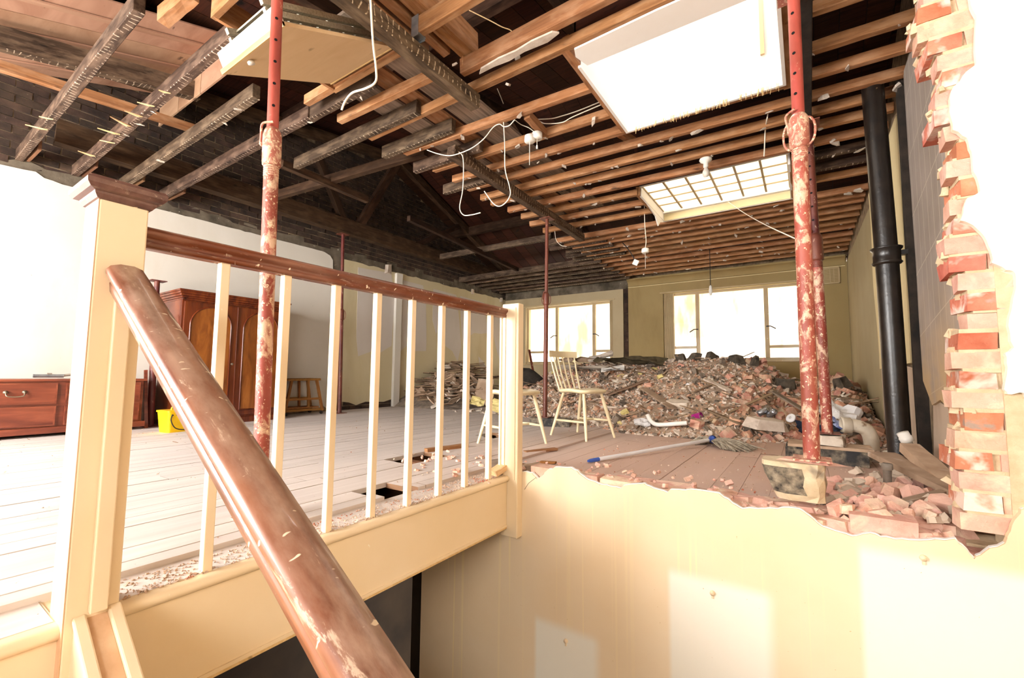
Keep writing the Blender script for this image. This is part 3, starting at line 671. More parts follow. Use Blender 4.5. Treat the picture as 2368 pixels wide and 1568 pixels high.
# toothed jamb
FREE = [(0.446, 2.164), (0.445, 2.002), (0.485, 1.809), (0.449, 1.684), (0.502, 1.586), (0.506, 1.425), (0.503, 1.251), (0.465, 1.101), (0.507, 0.909), (0.486, 0.742), (0.473, 0.577), (0.462, 0.412), (0.453, 0.25), (0.459, 0.123)]
def free_x(z):
    pts = sorted(FREE, key=lambda p: p[1])
    if z <= pts[0][1]: return pts[0][0]
    for a, b_ in zip(pts[:-1], pts[1:]):
        if a[1] <= z <= b_[1]: return a[0]+(b_[0]-a[0])*(z-a[1])/(b_[1]-a[1])
    return pts[-1][0]
rd = random.Random(33)
for k in range(33):
    z = 0.085+k*0.075; fx = free_x(z)+rd.uniform(-0.018, 0.022)
    if k % 2 == 0:
        place_brick(rd.choice(bvar), 'jamb_brick', (fx+0.106, 2.398+rd.uniform(-0.004, 0.006), z), rd.uniform(-0.03, 0.03), 0.015)
        place_brick(rd.choice(sbrk), 'jamb_brick', (fx+0.12+rd.uniform(-0.02, 0.04), 2.503, z), rd.uniform(-0.05, 0.05), 0.02)
    else:
        place_brick(rd.choice(hvar), 'jamb_brick', (fx+0.052+rd.uniform(0.0, 0.02), 2.447, z), rd.uniform(-0.04, 0.04), 0.015)
        place_brick(rd.choice(bvar), 'jamb_brick', (fx+0.232, 2.40, z), 0, 0.01)
    MB().bx(fx+0.02, 0.66, 2.350, 2.54, z+0.030, z+0.046).build('mortar_joint', 'lime_mortar', ws)
    MB().bx(fx+0.035, 0.66, 2.362, 2.53, z-0.031, z+0.031).build('mortar_core', 'lime_mortar', ws)
    for q in range(2):
        shard(rd.uniform(0.03, 0.07), rd.uniform(0.04, 0.10), rd.uniform(0.025, 0.05), 500+k*2+q, 0.5).build('mortar_lump', 'lime_mortar', ws, loc=(fx+0.02+rd.uniform(-0.01, 0.02), 2.36+rd.random()*0.16, z+0.037), rot=(rd.uniform(-0.4, 0.4), rd.uniform(-0.4, 0.4), rd.uniform(0, 3)))
for hx, hz in ((-0.401, -0.398), (0.348, -0.066), (-1.166, -0.864)):
    MB().lathe([(0.0, 0.012), (0.011, 0.010), (0.012, 0.0)], 12, (hx, 2.32, hz), (0, -1, 0)).box((hx, 2.316, hz-0.014), (0.008, 0.008, 0.02)).build("picture_hook", "stair_wall_paint_plain", ws)
# crack in the plaster beside the far newel
MB().tube([(p[0], 2.3195, p[1]) for p in [(-1.446, -0.081), (-1.419, -0.041), (-1.388, -0.016), (-1.364, 0.002)]], 0.0012, 4).build('crack', 'cable_dark', ws)

# ---- enclosing walls behind the camera and below
wf = struct('wall_front', 'front wall with tall windows behind the stairs', 'wall')
for (x0, x1, z0, z1) in ((-6.4, -5.8, -2.6, 3.4), (-5.8, -2.4, -2.6, 0.6), (-5.8, -2.4, 2.2, 3.4), (-2.4, -0.7, -2.6, 3.4), (-0.7, 1.3, -2.6, 1.05), (-0.7, 1.3, 2.05, 3.4), (1.3, 2.3, -2.6, 3.4)):
    MB().bx(x0, x1, -2.75, -2.55, z0, z1).build('wall_section', 'front_wall_white', wf)
o = MB().bx(1.62, 1.8, -2.6, 2.33, -2.6, 3.3).build('wall_stairs', 'stair_wall_paint_plain'); tag(o, 'cream wall on the open side of the stairs', 'wall', kind='structure')
b = MB(); b.bx(-6.2, 2.2, -2.6, 9, -2.7, -2.6); tag(b.build('floor_lower', 'lower_shade'), 'shade-dark floor of the storey below', 'floor', kind='structure')
b = MB(); b.bx(-6.2, -2.3, 4.2, 4.3, -2.6, -0.3).bx(-3.6, -3.5, -2.5, 4.2, -2.6, -0.3); tag(b.build('wall_below', 'lower_shade'), 'shade-dark walls under the landing', 'wall', kind='structure')
b = MB(); b.bx(-2.42, -2.30, 2.36, 2.42, -2.0, -0.32); tag(b.build('door_1', 'lower_shade'), 'shade-dark door edge below the landing', 'door', kind='structure')

# ------------------------------------------------------------------ roof
roof = struct('roof', 'dark boarded roof with trusses above the joists', 'roof')
SK1 = (-1.13, -0.06, 2.46, 3.36); SK2 = (-1.45, -0.07, 4.74, 5.70)
def roof_board(x0, x1, ya, yb):
    if yb-ya < 0.03: return
    for (a, b_) in ([(ya, 5.0), (5.0, yb)] if ya < 5.0 < yb else [(ya, yb)]):
        za, zb = roof_z(a+1e-4), roof_z(b_-1e-4)
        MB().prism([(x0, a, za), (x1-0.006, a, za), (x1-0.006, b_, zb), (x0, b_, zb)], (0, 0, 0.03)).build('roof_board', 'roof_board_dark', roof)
x = -6.4
while x < 2.3:
    x1 = x+0.22; cuts = [(-2.75, 9.3)]
    for s in (SK1, SK2):
        if x < s[1] and x1 > s[0]:
            cuts = [c for (a, b_) in cuts for c in ((a, min(b_, s[2]-0.1)), (max(a, s[3]+0.1), b_)) if c[1] > c[0]]
    for a, b_ in cuts: roof_board(x, x1, a, b_)
    x = x1
cover = MB()                                                          # felt over the boards
for (x0, x1, a, b_) in ((-6.4, -1.75, -2.75, 9.3), (0.15, 2.4, -2.75, 9.3), (-1.75, 0.15, -2.75, 2.3), (-1.75, 0.15, 3.5, 4.55), (-1.75, 0.15, 5.85, 9.3)):
    for (p, q) in ([(a, 5.0), (5.0, b_)] if a < 5.0 < b_ else [(a, b_)]):
        za, zb = roof_z(p+1e-4)+0.035, roof_z(q-1e-4)+0.035
        cover.prism([(x0, p, za), (x1, p, za), (x1, q, zb), (x0, q, zb)], (0, 0, 0.03))
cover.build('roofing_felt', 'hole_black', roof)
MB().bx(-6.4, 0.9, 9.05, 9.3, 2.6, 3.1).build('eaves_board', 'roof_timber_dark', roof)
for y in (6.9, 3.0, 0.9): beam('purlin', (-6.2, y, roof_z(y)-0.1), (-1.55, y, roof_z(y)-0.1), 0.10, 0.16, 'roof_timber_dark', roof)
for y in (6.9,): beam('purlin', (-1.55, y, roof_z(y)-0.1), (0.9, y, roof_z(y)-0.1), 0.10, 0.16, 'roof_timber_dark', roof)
# truss beside the left wall
X = -5.72
def tr(name, y0, z0, y1, z1, w=0.10, d=0.12, x=X, m='roof_timber_dark'): beam(name, (x, y0, z0), (x, y1, z1), w, d, m, roof)
tr('tie_beam', 0.9, 2.82, 8.75, 2.80, 0.13, 0.22)
tr('principal_rafter', 5.0, 4.28, 8.6, 2.86, 0.10, 0.14); tr('principal_rafter', 5.0, 4.28, 1.2, 3.62, 0.10, 0.14)
tr('strut', 4.25, 2.92, 4.95, 4.20); tr('strut', 3.95, 2.92, 3.45, 3.80, 0.09, 0.10); tr('strut', 5.45, 2.90, 6.60, 3.58, 0.09, 0.10)
for xx in (-3.4, -1.75):
    for yy in (6.2, 7.4): beam('hanger', (xx, yy, 2.66), (xx, yy, roof_z(yy)-0.06), 0.06, 0.08, 'roof_timber_dark', roof, up=(0, 1, 0))
    tr('principal_rafter', 5.0, 4.28, 8.7, 2.86, 0.08, 0.12, xx); tr('principal_rafter', 5.0, 4.28, -1.0, 3.3, 0.08, 0.12, xx)
# binders and broken battens hung below the roof
beam('binder', (-5.195, 2.68, 2.72), (-2.931, 2.886, 2.72), 0.06, 0.09, 'roof_timber_dark', roof)
beam('binder', (-5.43, 5.793, 2.72), (-3.178, 5.826, 2.72), 0.06, 0.09, 'joist_charred', roof)
beam('broken_batten', (-4.215, 2.208, 2.66), (-4.261, 3.251, 2.66), 0.06, 0.07, 'roof_timber_dark', roof)
beam('broken_batten', (-4.309, 3.961, 2.66), (-4.678, 7.479, 2.66), 0.06, 0.07, 'roof_timber_dark', roof)
# hardboard lining under the front slope with dark rafters
lin_ = empty('lining_panel'); lin_.parent = roof
for k, (x0, x1) in enumerate(((-6.1, -5.55), (-5.55, -5.0), (-5.0, -4.45))):
    MB().prism([(x0, 0.10, 3.24), (x1-0.01, 0.10, 3.24), (x1-0.01, 1.76, 3.80), (x0, 1.76, 3.80)], (0, 0, 0.012)).build('board', 'hardboard', lin_)
    MB().bx(x0, x1-0.01, 1.765, 1.78, 3.42, 3.80).build('board', 'hardboard', lin_)
for x0 in (-5.9, -5.3, -4.75): beam('cover_strip', (x0, 0.12, 3.235), (x0, 1.75, 3.785), 0.06, 0.014, 'hardboard', lin_)
beam('rafter', (-5.2, 0.382, 3.2), (-5.2, 1.802, 3.531), 0.09, 0.17, 'joist_charred', roof)
beam('rafter', (-5.4, 0.411, 3.081), (-5.4, 1.896, 3.224), 0.06, 0.08, 'joist_timber', roof)
beam('noggin', (-3.455, 0.983, 2.95), (-3.055, 1.007, 2.95), 0.07, 0.10, 'joist_timber', roof)
# sky-light shafts
def shaft(name, s, z0, z1, par, near=True):
    x0, x1, y0, y1 = s; t = 0.02; e = 0.032
    for a in ((x0-e, x1+e, y1+t, y1+e), (x0-e, x0-t, y0-e, y1+e), (x1+t, x1+e, y0-e, y1+e), (x0-e, x1+e, y0-e, y0-t)): MB().bx(a[0], a[1], a[2], a[3], 2.71, z1).build('shaft_dark_skin', 'roof_board_dark', par)  # dark skin added round the shaft so its outer faces read dark
    MB().bx(x0-t, x1+t, y1, y1+t, z0, z1).build('shaft_side', 'plaster_white', par); MB().bx(x0-t, x0, y0, y1, z0, z1).build('shaft_side', 'plaster_white', par)
    MB().bx(x1, x1+t, y0, y1, z0, z1).build('shaft_side', 'plaster_white', par); MB().bx(x0-t, x1+t, y0-t, y0, z0+0.1, z1).build('shaft_side', 'plaster_white', par)
w3 = struct('window_3', 'white plastered rooflight shaft between the joists', 'window')
shaft('a', SK1, 2.585, 4.25, w3)
MB().prism([(x_, y_, 2.585) for x_, y_ in ((-1.10, 2.30), (-1.12, 2.36), (-1.09, 2.47), (0.0, 2.47), (0.0, 2.28), (-0.6, 2.28))], (0, 0, 0.012)).build('soffit_board', 'plaster_white', w3)
fr = MB(); rd = random.Random(4)
for k in range(110):
    xx = -1.08+rd.random()*1.0; zz = 2.585
    fr.tube([(xx, 3.352, zz+0.02), (xx+rd.uniform(-0.012, 0.004), 3.35+rd.uniform(-0.01, 0.02), zz-rd.uniform(0.008, 0.035))], 0.0016, 3, False)
f_ = fr.build('reed_fringe', 'raw_softwood', w3); f_['kind'] = 'stuff'
beam('batten', (-0.17, 3.345, 2.84), (-0.17, 3.345, 3.9), 0.025, 0.02, 'plywood_panel', w3, up=(0, 1, 0))
w4 = struct('window_4', 'glazed ceiling light with thin bars among the joists', 'window')
shaft('b', SK2, 2.60, 4.40, w4)
MB().bx(SK2[0], SK2[1], SK2[3]-0.012, SK2[3], 2.605, 2.69).build('curb_and_shade', 'right_wall_cream', w4)  # darker cream strip puts the shade of the far shaft side into colour
MB().bx(SK2[0], SK2[1], SK2[3]-0.06, SK2[3], 2.69, 2.71).build('curb_and_shade', 'plaster_white', w4)
for i in range(7):
    xx = SK2[0]+(SK2[1]-SK2[0])*i/6; MB().bx(xx-0.010, xx+0.010, SK2[2], SK2[3]-0.05, 2.71, 2.735).build('glazing_bar', 'window_paint', w4)
    if i < 6: 
        for j in range(4):
            y0 = SK2[2]+(SK2[3]-0.05-SK2[2])*j/4; y1 = SK2[2]+(SK2[3]-0.05-SK2[2])*(j+1)/4
            MB().bx(xx+0.010, SK2[0]+(SK2[1]-SK2[0])*(i+1)/6-0.010, y0+0.005, y1-0.005, 2.722, 2.728).build('pane', 'wired_glass', w4)
for j in range(1, 4):
    yy = SK2[2]+(SK2[3]-0.05-SK2[2])*j/4; MB().bx(SK2[0], SK2[1], yy-0.006, yy+0.006, 2.708, 2.72).build('glazing_bar', 'window_paint', w4)
MB().prism([(-1.452, y_, z_) for y_, z_ in ((4.7, 2.70), (5.68, 2.70), (5.66, 2.58), (5.5, 2.53), (5.42, 2.46), (5.3, 2.55), (4.9, 2.60))], (-0.012, 0, 0)).build('torn_plaster', 'plaster_white', w4)

# ------------------------------------------------------------------ ceiling joists
ceil = struct('ceiling', 'stripped ceiling of bare and charred joists', 'ceiling')
def joist(x0, x1, y0, y1, mat='joist_timber', w=0.05, d=0.068, z=ZJ, name='joist'):
    return beam(name, (x0, y0-w/2, z+d/2), (x1, y1-w/2, z+d/2), w, d, mat, ceil, bevel=0.004)
PAIRS = [(2.69, 2.84), (3.09, 3.18), (3.37, 3.46), (3.62, 3.74), (3.91, 3.97), (4.10, 4.21), (4.39, 4.51), (4.67, 4.79), (4.98, 5.09), (5.31, 5.38), (5.82, 5.86), (6.04, 6.06), (6.24, 6.24), (6.52, 6.51), (6.78, 6.76), (7.06, 7.04), (7.34, 7.31), (7.66, 7.65), (7.97, 7.96), (8.25, 8.22), (8.56, 8.53)]
JX0 = -3.03
LUMPS = []
for i, (a, b_) in enumerate(PAIRS):
    f = lambda x: a+(b_-a)*(x-JX0)/(XR-JX0)
    x0 = JX0+random.uniform(-0.04, 0.06); sp = None
    if SK1[2]-0.05 < f(-0.6) < SK1[3]+0.02: sp = SK1
    if SK2[2]-0.02 < f(-0.6)-0.0 < SK2[3]+0.02: sp = SK2
    parts = [(x0, XR)] if not sp else [(x0, sp[0]-0.03), (sp[1]+0.03, XR)]
    for (p, q) in parts:
        joist(p, q, f(p), f(q), 'joist_timber' if i not in (4, 7, 8) or p < -1 else 'joist_charred', 0.045 if i > 9 else 0.05)
        n = int((q-p)*2.0)+1
        for k in range(n):
            xx = random.uniform(p, q); LUMPS.append((xx, f(xx)-0.025, 0.02+0.035*random.random()))
joist(-3.03, -1.99, 1.77, 1.77); joist(-3.03, -1.96, 2.05, 2.07); joist(-3.03, -0.05+0.65, 2.35, 2.28)
joist(-1.86, 0.9, 2.17, 2.11, 'joist_timber', 0.05, 0.11, 2.62)
# charred joists from the left wall
for (x0, x1, y) in ((-6.16, -3.0, 0.777), (-6.16, -2.75, 1.16), (-6.16, -3.25, 1.53), (-6.16, -3.16, 1.89), (-3.2, -2.41, 1.905), (-4.08, -2.39, 2.305), (-3.18, -2.33, 2.625), (-3.16, -2.33, 2.995), (-3.27, -2.7, 3.545)):
    joist(x0, x1, y, y+random.uniform(-0.01, 0.01), 'joist_charred', 0.055, 0.105, ZJ-0.005)
for y in (5.86, 6.14, 6.42, 6.68, 6.96): joist(-3.3+random.uniform(-0.1, 0.1), -2.4, y, y, 'joist_charred', 0.05, 0.09, ZJ)
for y in (7.18, 7.46, 7.78, 8.10, 8.38, 8.68): joist(-6.15, -2.9, y, y-0.02, 'joist_charred', 0.05, 0.11, ZJ-0.03)
for (x0, y) in ((-6.13, 0.80), (-6.13, 1.185), (-6.13, 1.555), (-6.13, 1.92)):
    beam('cleat', (x0, y, 2.645), (x0+0.42, y+0.01, 2.645), 0.022, 0.09, 'floor_joist_wood', ceil)
# trimmers, carriers and noggins
beam('trimmer', (SK1[0]-0.03, 2.30, 2.65), (SK1[0]-0.03, 3.40, 2.65), 0.05, 0.10, 'joist_timber', ceil)
beam('trimmer', (SK1[1]+0.03, 2.10, 2.65), (SK1[1]+0.03, 3.45, 2.65), 0.05, 0.10, 'joist_timber', ceil)
beam('trimmer', (SK2[0]-0.03, 4.70, 2.65), (SK2[0]-0.03, 5.68, 2.65), 0.04, 0.10, 'joist_timber', ceil)
beam('trimmer', (SK2[1]+0.03, 4.75, 2.65), (SK2[1]+0.03, 5.74, 2.65), 0.04, 0.10, 'joist_timber', ceil)
beam('carrier', (-1.885, -0.6, 2.545), (-1.90, 2.35, 2.545), 0.085, 0.10, 'batten_charred', ceil, bevel=0.004)
beam('carrier', (-2.50, 2.76, 2.545), (-2.57, 5.62, 2.545), 0.085, 0.10, 'batten_charred', ceil, bevel=0.004)
beam('carrier', (0.045, 1.2, 2.577), (0.06, 5.30, 2.577), 0.10, 0.045, 'charred_stud', ceil, bevel=0.004)
beam('noggin', (-1.726, 2.761, 2.62), (-1.744, 3.094, 2.62), 0.05, 0.06, 'joist_timber', ceil)
beam('noggin', (-1.297, 3.494, 2.72), (-1.209, 3.804, 2.72), 0.05, 0.06, 'joist_timber', ceil)
# loft boards laid over the joists
for (x0, x1, m) in ((-2.30, -2.02, 'loft_board_grey'), (-2.52, -2.35, 'joist_timber'), (-2.80, -2.56, 'loft_board_grey')):
    MB().box((0, 0, 0), (3.6, x1-x0, 0.022)).build('loft_board', m, ceil, loc=((x0+x1)/2, 3.25, 2.722), rot=(0, 0, R(90)))
# stacked timbers above the stair head
p = (-1.806, 2.188, 2.74)
beam('stacked_timber', (p[0], -0.5, 2.82), (p[0], p[1], 2.82), 0.10, 0.17, 'joist_timber', ceil)
beam('stacked_timber', (p[0]-0.12, -0.5, 2.80), (p[0]-0.12, p[1]-0.12, 2.80), 0.06, 0.12, 'joist_timber', ceil)
beam('stacked_timber', (p[0]-0.24, -0.5, 2.80), (p[0]-0.24, p[1]-0.2, 2.80), 0.06, 0.12, 'joist_timber', ceil)
q = (-1.849, 1.761, 2.62); joist(q[0], 0.9, q[1], q[1]-0.03, 'joist_timber', 0.05, 0.11, 2.62)
MB().bx(q[0]-0.03, q[0]+0.025, q[1]-0.056, q[1]-0.052, 2.60, 2.73).bx(q[0]-0.03, q[0]+0.025, q[1]+0.002, q[1]+0.006, 2.60, 2.73).bx(q[0]-0.03, q[0]+0.03, q[1]-0.056, q[1]+0.006, 2.612, 2.616).build('joist_hanger', 'galvanised', ceil)
joist(-1.84, p[0]-0.02, p[1]-0.02, p[1]-0.02, 'joist_timber', 0.05, 0.09, 2.66)
for (xx, yy) in ((-0.72, 1.55), (-0.50, 1.62)): beam('stud', (xx, yy, 2.72), (xx, yy, 3.7), 0.05, 0.08, 'joist_timber', ceil, up=(0, 1, 0))
MB().bx(-0.70, -0.05, 1.66, 1.675, 2.73, 3.7).build('board', 'plywood_panel', ceil)
MB().prism([(x_, y_, 2.607) for x_, y_ in ((-1.74, 2.185), (-1.70, 2.15), (-1.55, 2.135), (-1.42, 2.14), (-1.3, 2.125), (-1.16, 2.13), (-1.13, 2.16), (-1.22, 2.185), (-1.38, 2.175), (-1.5, 2.19), (-1.62, 2.18))], (0, 0, 0.012)).build('plaster_strip', 'plaster_lump', ceil)
# torn laths still nailed to two charred joists
for (a, b_) in (((58,287),(103,300)), ((90,268),(116,276)), ((367,207),(386,216)), ((317,235),(349,246)), ((288,255),(322,270)), ((254,268),(296,292)), ((225,295),(271,311)), ((230,323),(259,331)), ((180,348),(214,361))):
    pass
SPL = [((-5.171, 0.64, 2.59), (-5.156, 0.747, 2.59)), ((-4.908, 0.674, 2.59), (-4.901, 0.734, 2.59)), ((-3.719, 1.062, 2.59), (-3.722, 1.111, 2.59)), ((-4.025, 1.029, 2.59), (-4.01, 1.107, 2.59)), ((-4.243, 1.015, 2.59), (-4.255, 1.108, 2.59)), ((-4.436, 0.978, 2.59), (-4.502, 1.107, 2.59)), ((-4.74, 0.976, 2.59), (-4.739, 1.1, 2.59)), ((-4.978, 1.045, 2.59), (-4.961, 1.123, 2.59)), ((-5.394, 0.996, 2.59), (-5.421, 1.101, 2.59))]
for (a, b_) in SPL:
    a, b_ = Vector(a), Vector(b_); n = Vector((0, 0.016, 0))
    MB().prism([a, b_-n, b_+n*0.8+Vector((0.03, 0, 0))], (0, 0, -0.008)).build('torn_lath', 'raw_softwood', ceil)
lm = [shard(1.0, 0.8, 0.55, s, 0.7).mesh('plaster_scrap') for s in range(8)]
for m in lm: m.materials.append(MATS['plaster_lump'])
for (xx, yy, s) in LUMPS+[(-5.0+0.3*k, 1.505+0.375*random.choice((0, 1, -1)), 0.025+0.02*random.random()) for k in range(9)]:
    o = bpy.data.objects.new('plaster_scrap', random.choice(lm)); COL.objects.link(o); o.parent = ceil
    o.location = (xx, yy+random.uniform(-0.02, 0.02), ZJ-0.004); s *= 1.35; o.scale = (s*1.7, s*0.9, s*random.choice((0.2, 0.3, 0.5, 0.9))); o.rotation_euler = (random.uniform(-0.4, 0.4), random.uniform(-0.4, 0.4), random.uniform(0, 6))
for (pp, s) in (((-1.613, 2.34, 2.58), 0.09), ((-1.787, 1.993, 2.58), 0.07), ((0.255, 4.396, 2.58), 0.08), ((0.634, 4.941, 2.58), 0.09), ((0.525, 5.691, 2.56), 0.13), ((0.582, 3.768, 2.57), 0.14), ((-1.996, 3.404, 2.58), 0.06), ((-1.911, 4.01, 2.58), 0.07), ((-1.939, 5.679, 2.58), 0.1), ((-1.87, 3.009, 2.58), 0.09)):
    o = bpy.data.objects.new('plaster_scrap', random.choice(lm)); COL.objects.link(o); o.parent = ceil
    o.location = pp; o.scale = (s, s*0.7, s*0.35); o.rotation_euler = (random.uniform(-0.6, 0.6), random.uniform(-0.6, 0.6), random.uniform(0, 6))

# ---- loft hatch hanging open, folding ladder on its back
hx0, hx1 = -2.65, -2.02; H0 = Vector((0, 1.70, 2.60)); H1 = Vector((0, 1.03, 2.27)); hv = (H1-H0); hl = hv.length; hv.normalize(); hn = Vector((0, -hv.z, hv.y)) if hv.y > 0 else Vector((0, hv.z, -hv.y))
lh = tag(empty('loft_hatch', (-2.335, 1.70, 2.60)), 'plywood loft hatch hanging open with folded ladder', 'hatch')
def hp(u, v, n): return Vector((u, 0, 0))+hv*(v*hl)+hn*n
def hbox(name, u0, u1, v0, v1, n0, n1, mat):
    b = MB(); b.prism([hp(u0, v0, n0), hp(u1, v0, n0), hp(u1, v1, n0), hp(u0, v1, n0)], hn*(n1-n0)); return b.build(name, mat, lh)
hbox('panel', -0.315, 0.315, 0.0, 1.0, 0.0, 0.018, 'plywood_panel')
for e in ((-0.315, 0.315, 0.985, 1.0), (-0.315, 0.315, 0.0, 0.015)): hbox('edge_strip', e[0], e[1], e[2], e[3], -0.004, 0.02, 'raw_softwood')
hbox('upstand', -0.30, 0.30, 0.97, 0.985, 0.018, 0.10, 'white_plastic')
for n in (0.05, 0.095, 0.14):
    for u in (-0.16, 0.19): hbox('ladder_stile', u-0.012, u+0.012, 0.02, 0.97, n, n+0.03, 'aluminium')
    for k in range(4): hbox('ladder_tread', -0.15, 0.18, 0.08+k*0.25, 0.16+k*0.25, n+0.012, n+0.02, 'aluminium')
MB().lathe([(0.0, -0.02), (0.018, -0.02), (0.018, -0.008), (0.008, 0.0)], 14, hp(-0.10, 0.93, 0), hn).build('catch', 'white_plastic', lh)
for (a, b_) in (((-0.36, 0.02, -0.02), (0.36, 0.02, -0.02)), ((-0.36, -0.74, -0.02), (0.36, -0.74, -0.02))):
    beam('hatch_frame', Vector(a)+Vector((0, 0.03, 0.08)), Vector(b_)+Vector((0, 0.03, 0.08)), 0.03, 0.15, 'joist_timber', lh)
for u in (-0.345, 0.345): beam('hatch_frame', (u, -0.72, 0.06), (u, 0.03, 0.06), 0.025, 0.15, 'joist_timber', lh)
MB().tube([hp(0.30, 0.1, 0.02), Vector((0.30, -0.5, 0.18))], 0.012, 8).build('stay_arm', 'galvanised', lh)

# ------------------------------------------------------------------ landing edge, balustrade and stair rail
le = struct('trim_1', 'cream nosing and fascia along the landing edge', 'trim')
nos = [(0.0, -0.034), (0.22, -0.034), (0.22, 0.0), (0.0, 0.0)]+[(-0.017*math.sin(R(a)), -0.017+0.017*math.cos(R(a))) for a in range(15, 180, 15)]
nosp = [(-x, z) for x, z in nos]
for (y0, y1, m) in ((-2.5, 0.325, 0), (0.428, 2.26, 1)):
    MB().sweep([(x, z) for x, z in [(0.015, -0.017)]+[(0.015*math.sin(R(a)), -0.017-0.017*math.cos(R(a))) for a in (150, 120, 60, 30)]+[(-0.2, -0.034), (-0.2, 0.0)]] if False else
        [(-0.20, 0.0), (0.0, 0.0), (0.010, -0.004), (0.016, -0.011), (0.017, -0.019), (0.014, -0.028), (0.006, -0.034), (-0.20, -0.034)], (-1.535, y0, 0), (-1.535, y1, 0)).build('nosing', 'cream_gloss', le)
    MB().bx(-1.56, -1.535, y0, y1, -0.30, -0.034).build('fascia', 'cream_gloss', le)
    MB().bx(-1.535, -1.530, y0, y1, -0.30, -0.288).build('fascia_bead', 'cream_gloss', le)
    MB().bx(-1.60, -1.534, y0, y1, -0.312, -0.300).build('soffit_strip', 'raw_softwood', le)

MB().bx(-1.735, -1.53, 0.315, 0.44, -0.034, -0.003).build('nosing', 'cream_gloss', le)
for (y0, y1) in ((-2.5, 0.32), (0.43, 2.30)): MB().bx(-1.735, -1.562, y0, y1, -0.006, 0.0015).build('dusty_edge_board', 'floor_board', le)
lb = tag(empty('landing_balustrade', (-1.57, 1.3, 0)), 'cream landing balustrade with polished brown rail along the landing', 'balustrade')
def W(x, y, z): return (x+1.57, y-1.3, z)
def wb_(b, name, mat, par=lb, bevel=0.0): 
    return b.build(name, mat, par, bevel=bevel)
def sub(b): 
    b.v = [(v[0]+1.57, v[1]-1.3, v[2]) for v in b.v]; return b
nw = wb_(sub(MB().bx(-1.618, -1.50, 0.325, 0.428, -0.95, 1.075)), 'newel_post', 'cream_gloss', bevel=0.004)
side = wb_(sub(MB().bx(-1.617, -1.501, 0.3235, 0.3255, -0.95, 1.072)), 'newel_raw_side', 'raw_newel_side', nw)
cap = MB()
def capring(m, z): return [(-1.618-m, 0.325-m, z), (-1.50+m, 0.325-m, z), (-1.50+m, 0.428+m, z), (-1.618-m, 0.428+m, z)]
rings = [(0.0, 1.060), (0.006, 1.062), (0.012, 1.072), (0.013, 1.078), (0.024, 1.082), (0.031, 1.092), (0.032, 1.104), (0.026, 1.113), (0.0, 1.122)]
vs = [p for m, z in rings for p in capring(m, z)]
cap.add(vs, [(i*4+k, i*4+(k+1) % 4, (i+1)*4+(k+1) % 4, (i+1)*4+k) for i in range(len(rings)-1) for k in range(4)]+[tuple(range(len(vs)-4, len(vs))), (3, 2, 1, 0)])
wb_(sub(cap), 'newel_cap', 'newel_cap_wood', nw)
fn = wb_(sub(MB().bx(-1.585, -1.462, 2.262, 2.322, -0.36, 1.057)), 'newel_post', 'cream_gloss', bevel=0.006)
for (x0, x1) in ((-1.567, -1.555), (-1.49, -1.48)): wb_(sub(MB().bx(x0, x1, 2.256, 2.263, -0.02, 1.03)), 'newel_bead', 'cream_gloss', fn, 0.002)
wb_(sub(MB().bx(-1.60, -1.584, 2.255, 2.322, -0.02, 1.04)), 'newel_lining', 'cream_gloss', fn, 0.004)
RP = [(-0.022, -0.030), (0.022, -0.030), (0.024, -0.014), (0.020, -0.010), (0.024, -0.002), (0.033, 0.006), (0.034, 0.016), (0.028, 0.026), (0.012, 0.032), (-0.012, 0.032), (-0.028, 0.026), (-0.034, 0.016), (-0.033, 0.006), (-0.024, -0.002), (-0.020, -0.010), (-0.024, -0.014)]
def rail_obj(p0, p1, name, mat, par, sc=1.0):
    p0, p1 = Vector(p0), Vector(p1); L = (p1-p0).length; t = (p1-p0)/L; sd = Vector((0, 0, 1)).cross(t).normalized(); u = t.cross(sd)
    b = MB(); n = len(RP); N = 8; vs = []
    for i in range(N+1):
        for (a, c) in RP: vs.append((-L/2+L*i/N, a*sc, c*sc))
    b.add(vs, [(i*n+k, i*n+(k+1) % n, (i+1)*n+(k+1) % n, (i+1)*n+k) for i in range(N) for k in range(n)], True)
    b.add(vs[:n], [tuple(range(n-1, -1, -1))]); b.add(vs[-n:], [tuple(range(n))])
    m = Matrix((t, sd, u)).transposed().to_4x4(); m.translation = (p0+p1)/2
    o = b.build(name, mat, par); o.matrix_local = m
    return o
rail_obj(W(-1.575, 0.428, 1.0), W(-1.575, 2.262, 1.0), 'handrail', 'landing_rail_wood', lb)
for k, y in enumerate((0.655, 0.863, 1.071, 1.279, 1.487, 1.697, 1.905, 2.122)):
    wb_(sub(MB().bx(-1.59, -1.56, y-0.014, y+0.014, -0.001, 0.972)), 'baluster', 'cream_gloss', bevel=0.003)
wb_(sub(MB().bx(-1.59, -1.56, 0.4285, 0.442, -0.001, 0.972)), 'baluster', 'cream_gloss', bevel=0.002)

sr = tag(empty('stair_handrail', (-1.5, 0.385, 0)), 'thick worn brown stair handrail sloping down from the near newel', 'handrail')
SL = -0.612
rail_obj((0.005, 0, 0.862), (2.30, 0, 0.862+SL*2.295), 'rail', 'handrail_wood', sr, 1.18)
MB().bx(0.001, 0.020, -0.018, 0.016, 0.02, 0.84).build('half_baluster', 'cream_gloss', sr, bevel=0.003)
ss = tag(empty('stair_string', (-1.5, 0.385, 0)), 'cream closed stair string with a bare grooved top', 'stair string')
def slab(y0, y1, za, zb, x0=0.0, x1=2.3): return [(x0, y0, za), (x1, y0, za+SL*(x1-x0)), (x1, y0, zb+SL*(x1-x0)), (x0, y0, zb)]
MB().prism(slab(-0.042, 0, -0.45, 0.005), (0, 0.084, 0)).build('string_board', 'cream_gloss', ss)
MB().prism(slab(-0.020, 0, 0.005, 0.008), (0, 0.040, 0)).build('groove_floor', 'raw_newel_side', ss)
